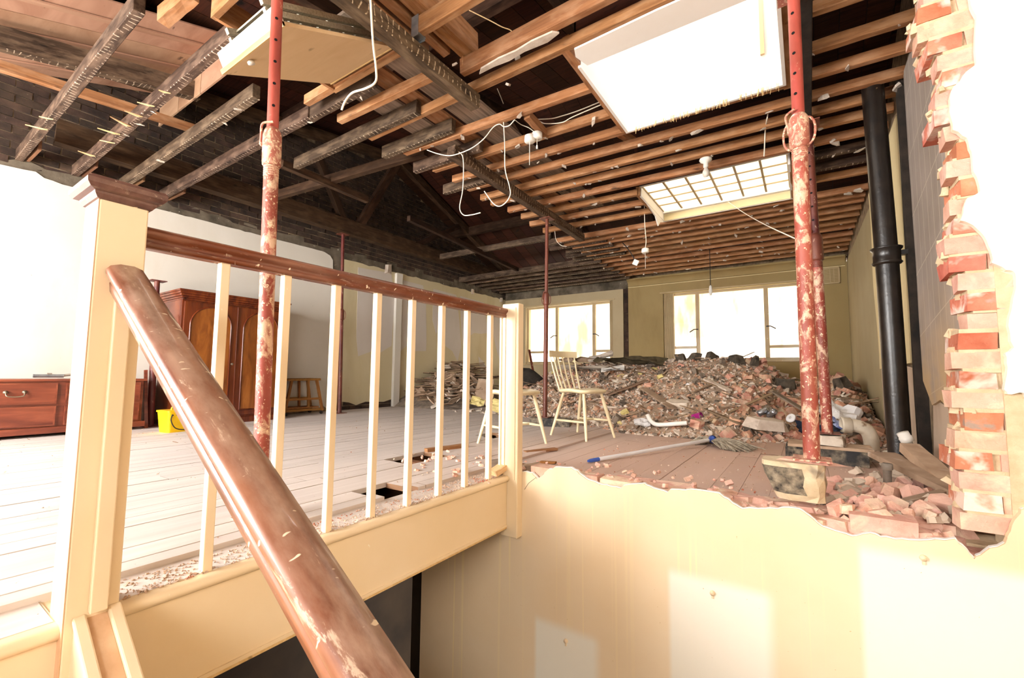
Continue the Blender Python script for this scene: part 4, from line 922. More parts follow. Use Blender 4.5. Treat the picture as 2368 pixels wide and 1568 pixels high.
MB().prism(slab(-0.046, 0, 0.005, 0.020), (0, 0.026, 0)).build('capping', 'cream_gloss', ss, bevel=0.004)
MB().prism(slab(0.020, 0, 0.005, 0.024), (0, 0.026, 0)).build('capping', 'cream_gloss', ss, bevel=0.004)
# top treads of the stair, just below the frame
st = tag(empty('stair_flight', (-1.5, 0, 0)), 'painted stair treads going down in front of the landing', 'stairs', kind='structure')
for k in range(1, 8):
    MB().bx(0.02+(k-1)*0.25, 0.02+k*0.25+0.02, -0.9, 0.34, -k*0.185-0.03, -k*0.185).build('tread', 'raw_newel_side', st)
    MB().bx(0.02+k*0.25-0.02, 0.02+k*0.25, -0.9, 0.34, -(k+1)*0.185, -k*0.185-0.03).build('riser', 'cream_gloss', st)
b = MB().bx(-1.86, -1.72, 0.09, 0.22, -0.001, 0.010).bx(-1.70, -1.62, 0.10, 0.20, -0.001, 0.008)

# ------------------------------------------------------------------ adjustable steel props
def prop(label, base, top, z_nut, od, mats, loops=True, hole_dir=(0.55, -0.83, 0), holes=True, plate=0.075, nut_h=0.16, head=True, basep=True):
    base, top = Vector(base), Vector(top); o = tag(empty('steel_prop', base), label, 'prop', 'adjustable steel props holding up the ceiling')
    d = (top-base); H = d.length; d.normalize(); r = od/2; ri = r*0.8; zn = (z_nut-base.z)/max(d.z, 0.1)
    P = lambda t: d*t
    if basep: MB().prism([(x*plate, y*plate, 0.0) for x, y in ((-1, -1), (1, -1), (1, 1), (-1, 1))], (0, 0, 0.007)).build('base_plate', mats[3], o)
    MB().tube([P(0.005), P(zn*0.33), P(zn*0.66), P(zn)], r, 24).build('outer_tube', mats[0], o)
    th = MB()
    for k in range(5): th.lathe([(r*1.0, -0.004), (r*1.05, 0), (r*1.0, 0.004)], 20, P(zn-0.006-k*0.010), d)
    th.build('thread', mats[3], o)
    MB().lathe([(r*1.02, 0.0), (r*1.22, 0.004), (r*1.28, 0.02), (r*1.28, nut_h*0.78), (r*1.18, nut_h*0.9), (r*0.9, nut_h), (ri, nut_h)], 24, P(zn), d).build('collar_nut', mats[2], o)
    if loops:
        sv = Vector(hole_dir).cross(d).normalized()
        for sg in (-1, 1):
            c = P(zn+nut_h*0.45); pts = [c+sv*sg*(r*1.1+r*0.95*math.sin(R(a)))+d*(nut_h*0.40*math.cos(R(a))) for a in range(0, 181, 15)]
            MB().tube(pts, r*0.16, 8).build('handle_loop', mats[2], o)
    it = MB().tube([P(zn+nut_h-0.02), P((H+zn)/2), P(H-0.006)], ri, 24).build('inner_tube', mats[1], o)
    if holes:
        hd = Vector(hole_dir).normalized(); t = zn+nut_h+0.10
        while t < H-0.05:
            MB().tube([P(t)-hd*(ri+0.0006), P(t)+hd*(ri+0.0006)], ri*0.28, 10).build('pin_hole_plug', 'hole_black', it); t += 0.105  # black plugs stand in for the shade inside drilled holes
    c = P(zn+nut_h+0.012); hd = Vector(hole_dir).normalized(); sv = hd.cross(d)
    MB().tube(crom([c+hd*r*1.5, c+sv*r*1.3+hd*r*0.9-d*0.01, c+sv*r*1.45-d*0.05, c+sv*r*1.35-hd*0.6*r-d*0.09, c-hd*r*1.2-d*0.03, c-hd*r*1.3]), 0.0055, 6).build('locking_pin', mats[3], o)
    if head: MB().box(P(H-0.003), (plate*1.9, plate*1.9, 0.007)).build('head_plate', mats[3], o)
    return o
CM = 'prop_collar_cement'
prop('red steel prop behind the near stair handrail', (-1.885, 0.97, 0.02), (-1.973, 0.97, 2.495), 1.524, 0.060, ('prop_red', 'prop_red_clean', CM, CM), loops=False, hole_dir=(0.895, -0.45, 0), nut_h=0.175)
prop('thick red steel prop standing on the broken concrete lump', (0.010, 2.50, 0.236), (0.017, 2.50, 2.554), 1.73, 0.0675, ('prop_red', 'prop_red_clean', CM, CM), hole_dir=(-0.30, -0.95, 0), nut_h=0.173)
prop('dark red steel prop standing on the breeze blocks', (0.116, 3.95, 0.212), (0.085, 3.95, 2.554), 1.48, 0.070, ('prop_red', 'prop_dark', 'prop_rust', 'prop_rust'), loops=False, hole_dir=(-0.3, -0.95, 0), nut_h=0.21)
prop('rusty thin steel prop behind the spindle back chair', (-2.560, 4.55, 0.115), (-2.542, 4.55, 2.494), 1.44, 0.052, ('prop_rust', 'prop_rust', 'prop_rust', 'prop_rust'), holes=False, nut_h=0.15)
prop('dark thin steel prop against the left wall', (-5.685, 4.0, 0.02), (-5.774, 4.0, 2.705), 1.39, 0.060, ('prop_dark', 'prop_dark', 'prop_rust', 'prop_rust'), holes=False, nut_h=0.17)
prop('short dark red steel prop beside the wardrobe', (-5.86, 1.82, 0.02), (-5.90, 1.80, 1.60), 1.10, 0.062, ('prop_dark', 'prop_dark', 'prop_dark', 'prop_dark'), holes=False, loops=False, nut_h=0.14)

# ------------------------------------------------------------------ wardrobe
wd = tag(empty('wardrobe', (-5.55, 2.49, 0.02)), 'mahogany wardrobe with two arched door panels', 'wardrobe')
D, HW, HH = 0.56, 0.56, 1.37
def wbx(x0, x1, y0, y1, z0, z1, name, par=wd, mat='wardrobe_wood', bevel=0.003): return MB().bx(x0, x1, y0, y1, z0, z1).build(name, mat, par, bevel=bevel)
wbx(-D, -0.02, -HW, HW, 0.06, HH, 'carcase'); wbx(-D, 0.02, -HW-0.02, HW+0.02, 0.0, 0.065, 'plinth')
cn = MB()
for (m, z0, z1) in ((0.005, 1.365, 1.385), (0.015, 1.385, 1.405), (0.03, 1.405, 1.43), (0.042, 1.43, 1.455), (0.05, 1.455, 1.475)): cn.bx(-D, m, -HW-m, HW+m, z0, z1)
cn.build('cornice', 'wardrobe_wood', wd, bevel=0.004)
for s in (-1, 1):
    y0, y1 = (-HW+0.02, -0.006) if s < 0 else (0.006, HW-0.02)
    d = wbx(-0.022, 0.0, y0, y1, 0.085, HH-0.02, 'door'); yc = (y0+y1)/2; hw = 0.205; za, zs = 0.15, HH-0.06-hw
    arc = [(yc+hw*math.cos(R(a)), zs+hw*math.sin(R(a))) for a in range(0, 181, 10)]
    MB().prism([(0.0, y, z) for y, z in [(yc+hw, za)]+arc+[(yc-hw, za)]], (0.004, 0, 0)).build('arched_panel', 'wardrobe_panel_wood', d)
    MB().tube([(0.004, y, z) for y, z in [(yc-hw, za), (yc+hw, za)]+arc+[(yc-hw, za)]], 0.009, 8).build('bead', 'wardrobe_wood', d)
    if s < 0: MB().lathe([(0.0, 0.006), (0.012, 0.004), (0.014, 0.0)], 12, (0.0, y1-0.03, 0.68), (1, 0, 0)).build('escutcheon', 'brass_worn', d)
wbx(0.0, 0.008, -0.008, 0.008, 0.085, HH-0.02, 'astragal')

# ------------------------------------------------------------------ chest of drawers
ch = tag(empty('chest_of_drawers', (-5.65, 0.6, 0.02)), 'low mahogany chest of drawers against the left wall', 'chest')
def cb(x0, x1, y0, y1, z0, z1, name, par=ch, mat='chest_wood', bevel=0.003): return MB().bx(x0, x1, y0, y1, z0, z1).build(name, mat, par, bevel=bevel)
cb(-0.46, -0.015, -1.05, 1.08, 0.06, 0.49, 'carcase'); cb(-0.47, 0.012, -1.07, 1.10, 0.49, 0.512, 'top'); cb(-0.46, 0.03, -1.07, 1.10, 0.03, 0.085, 'plinth')
for (y0, y1) in ((-1.03, -0.35), (-0.33, 0.46), (0.50, 1.06)):
    for r_, (z0, z1) in enumerate(((0.29, 0.475), (0.095, 0.27))):
        d = cb(-0.02, 0.0, y0+0.008, y1-0.008, z0, z1, 'drawer'); yc = (y0+y1)/2
        MB().bx(0, 0.004, y0+0.008, y0+0.018, z0, z1).bx(0, 0.004, y1-0.018, y1-0.008, z0, z1).bx(0, 0.004, y0+0.018, y1-0.018, z0, z0+0.01).bx(0, 0.004, y0+0.018, y1-0.018, z1-0.01, z1).build('cock_bead', 'chest_wood', d)
        if r_ == 0:
            hy = yc+(0.13 if y0 < 0 else 0)
            MB().tube(crom([(0.01, hy-0.055, z0+0.11), (0.03, hy-0.05, z0+0.08), (0.032, hy-0.02, z0+0.072), (0.032, hy+0.02, z0+0.072), (0.03, hy+0.05, z0+0.08), (0.01, hy+0.055, z0+0.11)], 4), 0.005, 8).build('handle', 'brass_worn', d)
            for sg in (-1, 1): MB().lathe([(0.0, 0.02), (0.012, 0.016), (0.016, 0.0)], 12, (0.0, hy+sg*0.055, z0+0.11), (1, 0, 0)).build('handle_rose', 'brass_worn', d)
        else:
            MB().lathe([(0.0, 0.02), (0.014, 0.016), (0.009, 0.008), (0.012, 0.0)], 12, (0.0, yc+0.02, z0+0.10), (1, 0, 0)).build('knob', 'brass_worn', d)
gun = tag(empty('hand_tool', (-5.84, 1.06, 0.54)), 'grey metal hand tool lying on the chest of drawers', 'tool')
MB().tube([(0, -0.14, 0.018), (0, 0.06, 0.018)], 0.016, 12).build('barrel', 'galvanised', gun)
MB().tube(crom([(0, 0.05, 0.02), (0, 0.12, 0.03), (0.02, 0.16, 0.02), (0.06, 0.15, 0.012)]), 0.011, 8).build('handle', 'grey_pipe', gun)
MB().bx(-0.012, 0.012, -0.05, -0.02, 0.03, 0.045).build('lever', 'grey_pipe', gun)

# ------------------------------------------------------------------ yellow caddy
yb = tag(empty('plastic_caddy', (-5.19, 1.80, 0.02), R(8)), 'yellow plastic caddy with a black wire handle', 'caddy')
b = MB(); rings = [(0.085, 0.0), (0.088, 0.01), (0.104, 0.195), (0.112, 0.197), (0.112, 0.212), (0.10, 0.215)]
vs = []
for (r_, z) in rings:
    for (sx, sy) in ((1, 1), (-1, 1), (-1, -1), (1, -1)):
        for a in range(0, 91, 30):
            aa = R(a)+{(1, 1): 0, (-1, 1): R(90), (-1, -1): R(180), (1, -1): R(270)}[(sx, sy)]
            vs.append((sx*(r_-0.02)+0.02*math.cos(aa), sy*(r_-0.02)+0.02*math.sin(aa), z))
n = 16; b.add(vs, [(i*n+k, i*n+(k+1) % n, (i+1)*n+(k+1) % n, (i+1)*n+k) for i in range(len(rings)-1) for k in range(n)]+[tuple(range(len(vs)-n, len(vs))), tuple(range(n-1, -1, -1))])
b.build('tub', 'bucket_yellow', yb)
MB().tube(crom([(0, -0.03, 0.212), (0, -0.02, 0.24), (0, 0.02, 0.24), (0, 0.03, 0.212)]), 0.009, 8).build('lid_grip', 'bucket_yellow', yb)
MB().tube(crom([(0.10, -0.07, 0.175), (0.115, -0.085, 0.12), (0.12, -0.05, 0.05), (0.12, 0.02, 0.025), (0.12, 0.09, 0.03)]), 0.005, 8).build('bail', 'cable_dark', yb)
for y in (-0.07, -0.03): MB().lathe([(0.0, 0.008), (0.008, 0.006), (0.008, 0.0)], 10, (0.102, y, 0.17), (1, 0, 0)).build('rivet', 'cable_dark', yb)

# ------------------------------------------------------------------ wooden step stool by the wardrobe
rk = tag(empty('step_stool', (-5.93, 3.50, 0.02)), 'slatted brown wooden step stool beside the wardrobe', 'stool')
for x in (-0.13, 0.10):
    beam('leg', (x, 0.21, 0.48), (x*1.25, 0.30, 0.05), 0.028, 0.035, 'hardwood_stool', rk, up=(1, 0, 0)); beam('leg', (x, -0.16, 0.48), (x*1.25, -0.25, 0.05), 0.028, 0.035, 'hardwood_stool', rk, up=(1, 0, 0))
    beam('post', (x, 0.08, 0.48), (x, 0.10, 0.07), 0.026, 0.03, 'hardwood_stool', rk, up=(1, 0, 0))
    for (z, e) in ((0.22, 0.265), (0.07, 0.30)): beam('rail', (x*1.2, -e, z), (x*1.2, e, z), 0.022, 0.03, 'hardwood_stool', rk)
for x in (-0.13, -0.05, 0.03, 0.11): MB().tube([(x, -0.22, 0.485), (x, 0.26, 0.492)], 0.016, 10).build('slat', 'hardwood_stool', rk)
MB().box((0, 0, 0), (0.24, 0.5, 0.02)).build('shelf', 'hardwood_stool', rk, loc=(0, 0, 0.10), bevel=0.003)
for (x, y) in ((0.13, 0.28), (-0.15, 0.28), (0.13, -0.24), (-0.15, -0.24)): MB().tube([(x-0.012, y, 0.022), (x+0.012, y, 0.022)], 0.022, 12).build('castor', 'cable_dark', rk)

# ------------------------------------------------------------------ chair and stool
def seat_mesh(l, w):
    b = MB(); n = 28; top = []; bot = []
    for k in range(n):
        a = 2*math.pi*k/n; c, s = math.cos(a), math.sin(a); p = 0.55
        x = (abs(c)**p)*(1 if c > 0 else -1)*l/2; y = (abs(s)**p)*(1 if s > 0 else -1)*w/2*(1.0+0.07*(x/(l/2)))
        top.append((x, y)); 
    dz = lambda x: 0.010*math.cos(2*math.pi*(x/l))+0.008*(x/(l/2))**2
    rings = [(0.90, -0.020), (1.0, -0.006), (1.0, 0.010), (0.95, 0.016), (0.4, 0.006)]
    vs = [(x*r_, y*r_, z+dz(x*r_)) for r_, z in rings for x, y in top]
    fs = [(i*n+k, i*n+(k+1) % n, (i+1)*n+(k+1) % n, (i+1)*n+k) for i in range(len(rings)-1) for k in range(n)]
    b.add(vs, fs+[tuple(range(n-1, -1, -1)), tuple(range(len(vs)-n, len(vs)))], True); return b
def seat_thing(name, label, cat, loc, rz, back, feet):
    o = tag(empty(name, loc, rz), label, cat); h = 0.455
    seat_mesh(0.40, 0.40).build('seat', 'cream_chair', o, loc=(0, 0, h))
    tops = [(-0.12, -0.13), (-0.12, 0.13), (0.13, -0.13), (0.13, 0.13)]; inv = Matrix.Rotation(-rz, 2)
    mids = []
    for (tx, ty), f in zip(tops, feet):
        fl = inv @ (Vector(f)-Vector(loc[:2])); p0 = Vector((tx, ty, h-0.012)); p1 = Vector((fl.x, fl.y, 0.0))
        MB().tube([p0, p0.lerp(p1, 0.35), p1], [0.014, 0.018, 0.0115], 12).build('leg', 'cream_chair', o); mids.append(p0.lerp(p1, 0.62))
    for a, c in ((0, 2), (1, 3)): MB().tube([mids[a], mids[a].lerp(mids[c], 0.5), mids[c]], [0.008, 0.012, 0.008], 10).build('stretcher', 'cream_chair', o)
    m0, m1 = mids[0].lerp(mids[2], 0.5), mids[1].lerp(mids[3], 0.5); MB().tube([m0, m0.lerp(m1, 0.5), m1], [0.008, 0.012, 0.008], 10).build('stretcher', 'cream_chair', o)
    if back:
        cr = MB(); pts = [(-0.25-0.045*math.sin(math.pi*t)*1.0+0.0, -0.21+0.42*t) for t in [i/12 for i in range(13)]]
        for i in range(12):
            (xa, ya), (xb, yb2) = pts[i], pts[i+1]
            za0, za1 = 0.79, 0.853; 
            cr.add([(xa-0.009, ya, za0), (xa+0.009, ya, za0), (xa+0.007, ya, za1), (xa-0.011, ya, za1), (xb-0.009, yb2, za0), (xb+0.009, yb2, za0), (xb+0.007, yb2, za1), (xb-0.011, yb2, za1)],
                   [(0, 1, 5, 4), (1, 2, 6, 5), (2, 3, 7, 6), (3, 0, 4, 7)]+([(3, 2, 1, 0)] if i == 0 else [])+([(4, 5, 6, 7)] if i == 11 else []))
        cr.build('crest_rail', 'cream_chair', o)
        for k in range(6):
            t = k/5; yb2 = -0.155+0.31*t; yt = -0.185+0.37*t
            MB().tube([(-0.155-0.02*math.sin(math.pi*t), yb2, h+0.005), (-0.21-0.03*math.sin(math.pi*t), (yb2+yt)/2, 0.62), (-0.25-0.045*math.sin(math.pi*(0.06+0.88*t)), yt, 0.80)], [0.010, 0.009, 0.007], 8).build('spindle', 'cream_chair', o)
    return o
seat_thing('spindle_chair', 'cream spindle back chair in front of the rubble', 'chair', (-1.843, 4.013, 0.004), R(-15), True, [(-2.113, 3.865), (-1.988, 4.214), (-1.691, 3.775), (-1.582, 4.198)])
seat_thing('wooden_stool', 'cream wooden stool behind the far newel post', 'stool', (-2.145, 3.235, 0.004), R(-18), False, [(-2.378, 3.043), (-2.23, 3.498), (-2.036, 2.93), (-1.888, 3.385)])

# ------------------------------------------------------------------ mop
mp = tag(empty('mop', (-1.274, 2.871, 0.0)), 'white and blue string mop lying on the dusty floor', 'mop')
a, b_ = Vector((0, 0, 0.022)), Vector((0.55, 1.36, 0.055))
MB().tube([a+(b_-a)*0.07, b_], 0.0145, 14).build('pole', 'mop_pole', mp); MB().tube([a, a+(b_-a)*0.015, a+(b_-a)*0.075], [0.008, 0.013, 0.0145], 14).build('grip_end', 'mop_blue', mp)
dv = (b_-a).normalized(); MB().lathe([(0.013, -0.03), (0.018, 0.0), (0.03, 0.03), (0.038, 0.05), (0.0, 0.052)], 18, b_, dv).build('socket', 'mop_blue', mp)
rd = random.Random(9); c = b_+dv*0.04
sd = Vector((dv.y, -dv.x, 0)); strands = MB()
for k in range(300):
    u, v_ = rd.uniform(-1, 1), rd.uniform(0.2, 1.0); e = c+sd*(0.10+0.30*v_*(0.6+0.4*rd.random()))*(1 if rd.random() < 0.78 else -0.5)+dv*(u*0.16)+Vector((0, 0, -0.04))
    mid = c.lerp(e, 0.5)+Vector((rd.uniform(-0.03, 0.03), rd.uniform(-0.03, 0.03), rd.uniform(0.0, 0.035))); e.z = 0.006+rd.random()*0.012
    strands.tube(crom([c+Vector((rd.uniform(-0.015, 0.015), 0, -0.01)), mid, e], 3), 0.0055, 4, False)
s_ = strands.build('strands', 'mop_cotton', mp); s_['kind'] = 'stuff'

# ------------------------------------------------------------------ concrete under the props
rd = random.Random(3)
outl = [(-0.19, -0.05), (-0.18, -0.075), (-0.12, -0.095), (-0.03, -0.10), (0.03, -0.09), (0.055, -0.06), (0.065, 0.07), (0.0, 0.10), (-0.12, 0.09), (-0.19, 0.03)]
vs = []
for (z, f) in ((0.0, 0.70), (0.03, 0.80), (0.07, 0.90), (0.11, 0.97), (0.15, 1.0), (0.172, 1.0)):
    for i, (x, y) in enumerate(outl): vs.append(((x+0.04)*f-0.04+rd.uniform(-0.010, 0.010)*(z < 0.15)+0.06*(1-f), y*f+rd.uniform(-0.008, 0.008)*(z < 0.15), z))
n = len(outl); good, bad = MB(), MB()
for i in range(5):
    for k in range(n):
        (bad if (k in (0, 1, 2) and i in (1, 2, 3)) or k == 9 else good).add([vs[i*n+k], vs[i*n+(k+1) % n], vs[(i+1)*n+(k+1) % n], vs[(i+1)*n+k]], [(0, 1, 2, 3)])
good.add(vs[5*n:], [tuple(range(n))]); good.add(vs[:n], [tuple(range(n-1, -1, -1))])
cl = tag(empty('concrete_lump', (0.0, 2.50, 0.054)), 'broken concrete lump under the thick red prop', 'concrete')
good.build('body', 'concrete_dusty', cl); bad.build('broken_face', 'concrete_aggregate', cl)
shard(0.28, 0.22, 0.010, 78, 0.15).build('mortar_spread', 'ledge_brick', cl, loc=(0.0, -0.005, 0.177), rot=(0.0, 0.02, 0.1))
for k, (x, y, w) in enumerate(((0.10, 4.10, 0.10), (0.30, 4.12, 0.42))):
    o = MB().box((0, 0, 0), ((0.17, 0.30)[k], 0.30, 0.10)).build('breeze_block', 'concrete_aggregate', None, loc=((-0.06, 0.19)[k], 4.02, 0.054), bevel=0.004)
    tag(o, ('short dark breeze block behind the thick red prop', 'long dark breeze block under the dark red prop')[k], 'block')
o = MB().box((0, 0, 0), (0.50, 0.26, 0.02)).build('timber_pad', 'rubble_board', None, loc=(0.12, 4.02, 0.1145)); tag(o, 'dusty board lying on the breeze blocks', 'board')
o = shard(0.26, 0.20, 0.085, 5, 0.12).build('packing_slab', 'rubble_plaster', None, loc=(0.116, 3.96, 0.166)); tag(o, 'dusty packing slab under the dark red prop', 'slab')
o = MB().box((0, 0, 0), (0.46, 0.22, 0.105)).build('breeze_block', 'concrete_aggregate', None, loc=(-2.50, 4.58, 0.058), rot=(0, 0, R(20)), bevel=0.005); tag(o, 'dark breeze block under the rusty thin prop', 'block')

# ------------------------------------------------------------------ pipes
sp_ = tag(empty('soil_pipe', (0.475, 3.76, 0.0)), 'black cast iron soil pipe with collar joints', 'pipe')
MB().tube([(0.01, 0, 0.10), (0.0, 0, 1.4), (-0.02, 0.02, 2.62)], 0.062, 28).build('shaft', 'cast_iron_black', sp_)
MB().lathe([(0.062, -0.06), (0.074, -0.055), (0.082, -0.045), (0.074, -0.035), (0.074, 0.035), (0.084, 0.045), (0.086, 0.055), (0.062, 0.06)], 28, (0, 0, 1.42)).build('collar', 'cast_iron_black', sp_)
MB().box((0.085, 0.03, 1.44), (0.05, 0.05, 0.03)).build('bracket', 'cast_iron_black', sp_)
pe = tag(empty('pipe_elbow', (0.385, 4.55, 0.02)), 'white plastic pipe elbow standing by the soil pipe', 'pipe')
MB().tube(crom([(0.03, 0, 0), (0.03, 0, 0.10), (0.005, 0, 0.175), (-0.06, -0.01, 0.205), (-0.12, -0.02, 0.205)], 5), 0.052, 20).build('bend', 'pvc_dirty', pe)
MB().lathe([(0.055, 0.0), (0.064, 0.006), (0.064, 0.05), (0.068, 0.056), (0.068, 0.07), (0.058, 0.072), (0.052, 0.05)], 20, (-0.09, -0.015, 0.205), (-1, -0.16, 0)).build('socket', 'pvc_dirty', pe)
ps = tag(empty('pipe_stub', (0.46, 4.05, 0.03)), 'open pipe end with a dark mouth at the soil pipe foot', 'pipe')
MB().lathe([(0.035, -0.05), (0.04, 0.0), (0.045, 0.03), (0.036, 0.031), (0.03, 0.0)], 18, (0, 0, 0.03), (-0.5, -0.8, 0.35)).build('ring', 'pvc_dirty', ps); MB().lathe([(0.034, 0.0), (0.0, 0.001)], 18, (0, 0, 0.03), (-0.5, -0.8, 0.35)).build('mouth', 'hole_black', ps)  # black disc stands in for the shade inside the bore
gp = tag(empty('waste_pipe', (0.33, 3.02, 0.0)), 'grey waste pipe sticking up out of the broken floor', 'pipe')
MB().tube(crom([(-0.07, -0.05, 0.0), (-0.03, -0.03, 0.01), (0.0, 0, 0.05), (0.005, 0, 0.16)]), 0.018, 14).build('tube', 'grey_pipe', gp); MB().lathe([(0.019, 0), (0.024, 0.004), (0.024, 0.03), (0.019, 0.034)], 16, (0.005, 0, 0.14)).build('collar', 'grey_pipe', gp)
bt = tag(empty('pipe_fitting', (0.52, 3.55, 0.02)), 'white screw fitting leaning by the soil pipe', 'fitting')
MB().lathe([(0.02, 0.0), (0.02, 0.06), (0.034, 0.062), (0.034, 0.09), (0.03, 0.092), (0.03, 0.12), (0.0, 0.122)], 16, (0, 0, 0.16), (-0.4, -0.1, 0.9)).build('cap', 'white_plastic', bt); MB().tube([(0.05, 0.0, 0.0), (0.0, 0, 0.18)], 0.016, 12).build('tail', 'pvc_dirty', bt)

# ------------------------------------------------------------------ loose wiring and light fittings
def cable(label, runs, r=0.0045, mat='cable_white'):
    o = tag(empty('cable', runs[0][0]), label, 'cable', 'loose cables under the ceiling')
    base = Vector(runs[0][0])
    for k, pts in enumerate(runs): MB().tube([p-base for p in crom(pts, 5)], r*0.85, 7).build('strand', mat, o)
    return o
cable('white cable hanging with a bent end beside the loft hatch', [[(-1.313, 0.98, 2.082), (-1.283, 0.98, 1.844), (-1.258, 0.98, 1.717), (-1.26, 0.98, 1.668), (-1.315, 0.98, 1.664), (-1.392, 0.98, 1.675), (-1.435, 0.98, 1.656), (-1.455, 0.98, 1.628)]], 0.0048)
cable('long white cable hanging down and hooked below the charred carrier', [[(-1.922, 2.72, 2.675), (-1.902, 2.72, 2.427), (-1.895, 2.72, 2.214), (-1.853, 2.72, 2.065), (-1.844, 2.72, 1.994), (-1.884, 2.72, 1.941), (-1.945, 2.72, 1.923), (-2.008, 2.72, 1.961), (-2.096, 2.72, 2.079)]], 0.005)
cable('white cable looped in a wide swag to the ceiling hole', [[(-2.726, 2.7, 2.592), (-2.609, 2.7, 2.528), (-2.457, 2.7, 2.466), (-2.314, 2.7, 2.456), (-2.199, 2.7, 2.468), (-2.089, 2.7, 2.509), (-2.003, 2.7, 2.573), (-1.94, 2.7, 2.581), (-1.898, 2.7, 2.547), (-1.845, 2.7, 2.54), (-1.797, 2.7, 2.57)]], 0.005)
cable('white cable dropping from the swag with an upturned end', [[(-2.369, 2.72, 2.481), (-2.33, 2.72, 2.432), (-2.318, 2.72, 2.324), (-2.323, 2.72, 2.139), (-2.352, 2.72, 1.997), (-2.309, 2.72, 1.925), (-2.226, 2.72, 1.909), (-2.132, 2.72, 1.908)]], 0.005)
cable('pair of white cables clipped along a joist', [[(-1.787, 3.03, 2.738), (-1.656, 3.03, 2.702), (-1.557, 3.03, 2.692), (-1.405, 3.03, 2.688), (-1.204, 3.03, 2.699)], [(-1.774, 3.03, 2.719), (-1.708, 3.03, 2.675), (-1.557, 3.03, 2.637), (-1.461, 3.03, 2.653), (-1.191, 3.03, 2.674)]], 0.005)
cable('thin white cables above the pull switches', [[(-2.148, 2.95, 3.094), (-2.109, 2.95, 3.002), (-2.081, 2.95, 2.933)], [(-1.963, 2.95, 2.751), (-1.898, 2.95, 2.688), (-1.826, 2.95, 2.639), (-1.768, 2.95, 2.584)]], 0.004)
cable('white cable hanging above the ceiling light', [[(-0.172, 3.819, 2.66), (-0.178, 3.787, 2.6), (-0.204, 4.02, 2.634), (-0.214, 4.02, 2.49), (-0.22, 4.02, 2.411)]], 0.006)
cable('thin pale cord tied from the ceiling light to the thick prop', [[(-0.701, 5.668, 2.695), (-0.463, 4.9, 2.266), (-0.221, 3.9, 1.803), (-0.003, 2.475, 1.269)]], 0.004)
cable('short white cable loop at the joist ends by the rusty prop', [[(-2.784, 5.2, 2.564), (-2.763, 5.2, 2.44), (-2.691, 5.2, 2.356), (-2.606, 5.2, 2.325)]], 0.004)
def pull(label, c, cord, tail):
    o = tag(empty('pull_switch', c), label, 'switch')
    MB().lathe([(0.0, 0.035), (0.022, 0.034), (0.042, 0.025), (0.044, -0.018), (0.040, -0.024), (0.0, -0.026)], 20).build('body', 'white_plastic', o)
    MB().tube([(0, 0, -0.02), (0.0, 0, -cord)], 0.0028, 6).build('cord', 'cable_white', o)
    if tail: MB().lathe([(0.003, 0.0), (0.007, -0.004), (0.008, -0.03), (0.0, -0.032)], 10, (0, 0, -cord)).build('toggle', 'white_plastic', o)
pull('white pull switch with the long cord under the joists', (-1.813, 2.95, 2.536), 0.22, False)
pull('white pull switch with the short cord and toggle', (-1.761, 2.98, 2.56), 0.075, True)
pull('dangling cracked white pull switch on a long cable', (-1.585, 5.3, 2.138), 0.22, False)
cable('white cable carrying the cracked pull switch', [[(-1.587, 5.3, 2.749), (-1.585, 5.3, 2.464), (-1.572, 5.3, 2.271), (-1.584, 5.3, 2.165)]], 0.006)
lp = tag(empty('bulb_holder', (-0.693, 4.207, 2.572)), 'white batten lampholder with a clear bulb under a joist', 'lamp')
MB().lathe([(0.0, 0.03), (0.05, 0.03), (0.055, 0.015), (0.045, 0.0), (0.022, -0.012), (0.022, -0.05), (0.0, -0.052)], 20).build('rose', 'white_plastic', lp)
MB().lathe([(0.013, -0.05), (0.016, -0.065), (0.03, -0.095), (0.032, -0.115), (0.022, -0.138), (0.0, -0.146)], 20).build('bulb', 'bulb_glass', lp)
pd = tag(empty('pendant_holder', (-1.228, 7.6, 2.604)), 'pendant lampholder hanging on a brown flex before the wide window', 'lamp')
q = (-1.235, 7.6, 2.072); hh = (-1.228, 7.6, 2.604)[2]-q[2]
MB().tube([(0, 0, 0.08), (0, 0, -hh)], 0.006, 6).build('flex', 'cable_dark', pd); MB().lathe([(0.008, 0.0), (0.022, -0.02), (0.022, -0.06), (0.028, -0.07), (0.028, -0.13), (0.018, -0.135), (0.018, -0.16), (0, -0.16)], 16, (0, 0, -hh)).build('holder', 'white_plastic', pd)
MB().lathe([(0.0, 0.1), (0.05, 0.09), (0.05, 0.07), (0.0, 0.06)], 16).build('rose', 'grey_pipe', pd)
bp = tag(empty('blank_plate', (-1.897, 5.9, 2.165)), 'white square switch plate dangling on a dark wire', 'plate')
MB().box((0, 0, 0), (0.075, 0.012, 0.075), Matrix.Rotation(R(28), 3, 'Y')).build('plate', 'white_plastic', bp)
MB().tube([p-Vector((-1.897, 5.9, 2.165)) for p in crom([(-2.232, 6.336, 2.605), (-2.034, 5.95, 2.406), (-1.945, 5.9, 2.275), (-1.915, 5.9, 2.21)], 4)], 0.007, 6).build('wire', 'cable_dark', bp)
cb_ = tag(empty('loft_lamp', (-1.709, 2.6, 3.001)), 'small bare bulb hanging in the dark loft', 'lamp')
MB().tube([p-Vector((-1.709, 2.6, 3.001)) for p in crom([(-2.187, 2.6, 3.583), (-1.986, 2.6, 3.406), (-1.859, 2.6, 3.29), (-1.766, 2.6, 3.213), (-1.737, 2.6, 3.12), (-1.725, 2.6, 3.056)], 4)], 0.004, 6).build('flex', 'raw_softwood', cb_)
MB().lathe([(0.006, 0.03), (0.014, 0.02), (0.014, 0.0), (0.022, -0.02), (0.02, -0.04), (0, -0.05)], 14).build('bulb', 'bulb_glass', cb_)

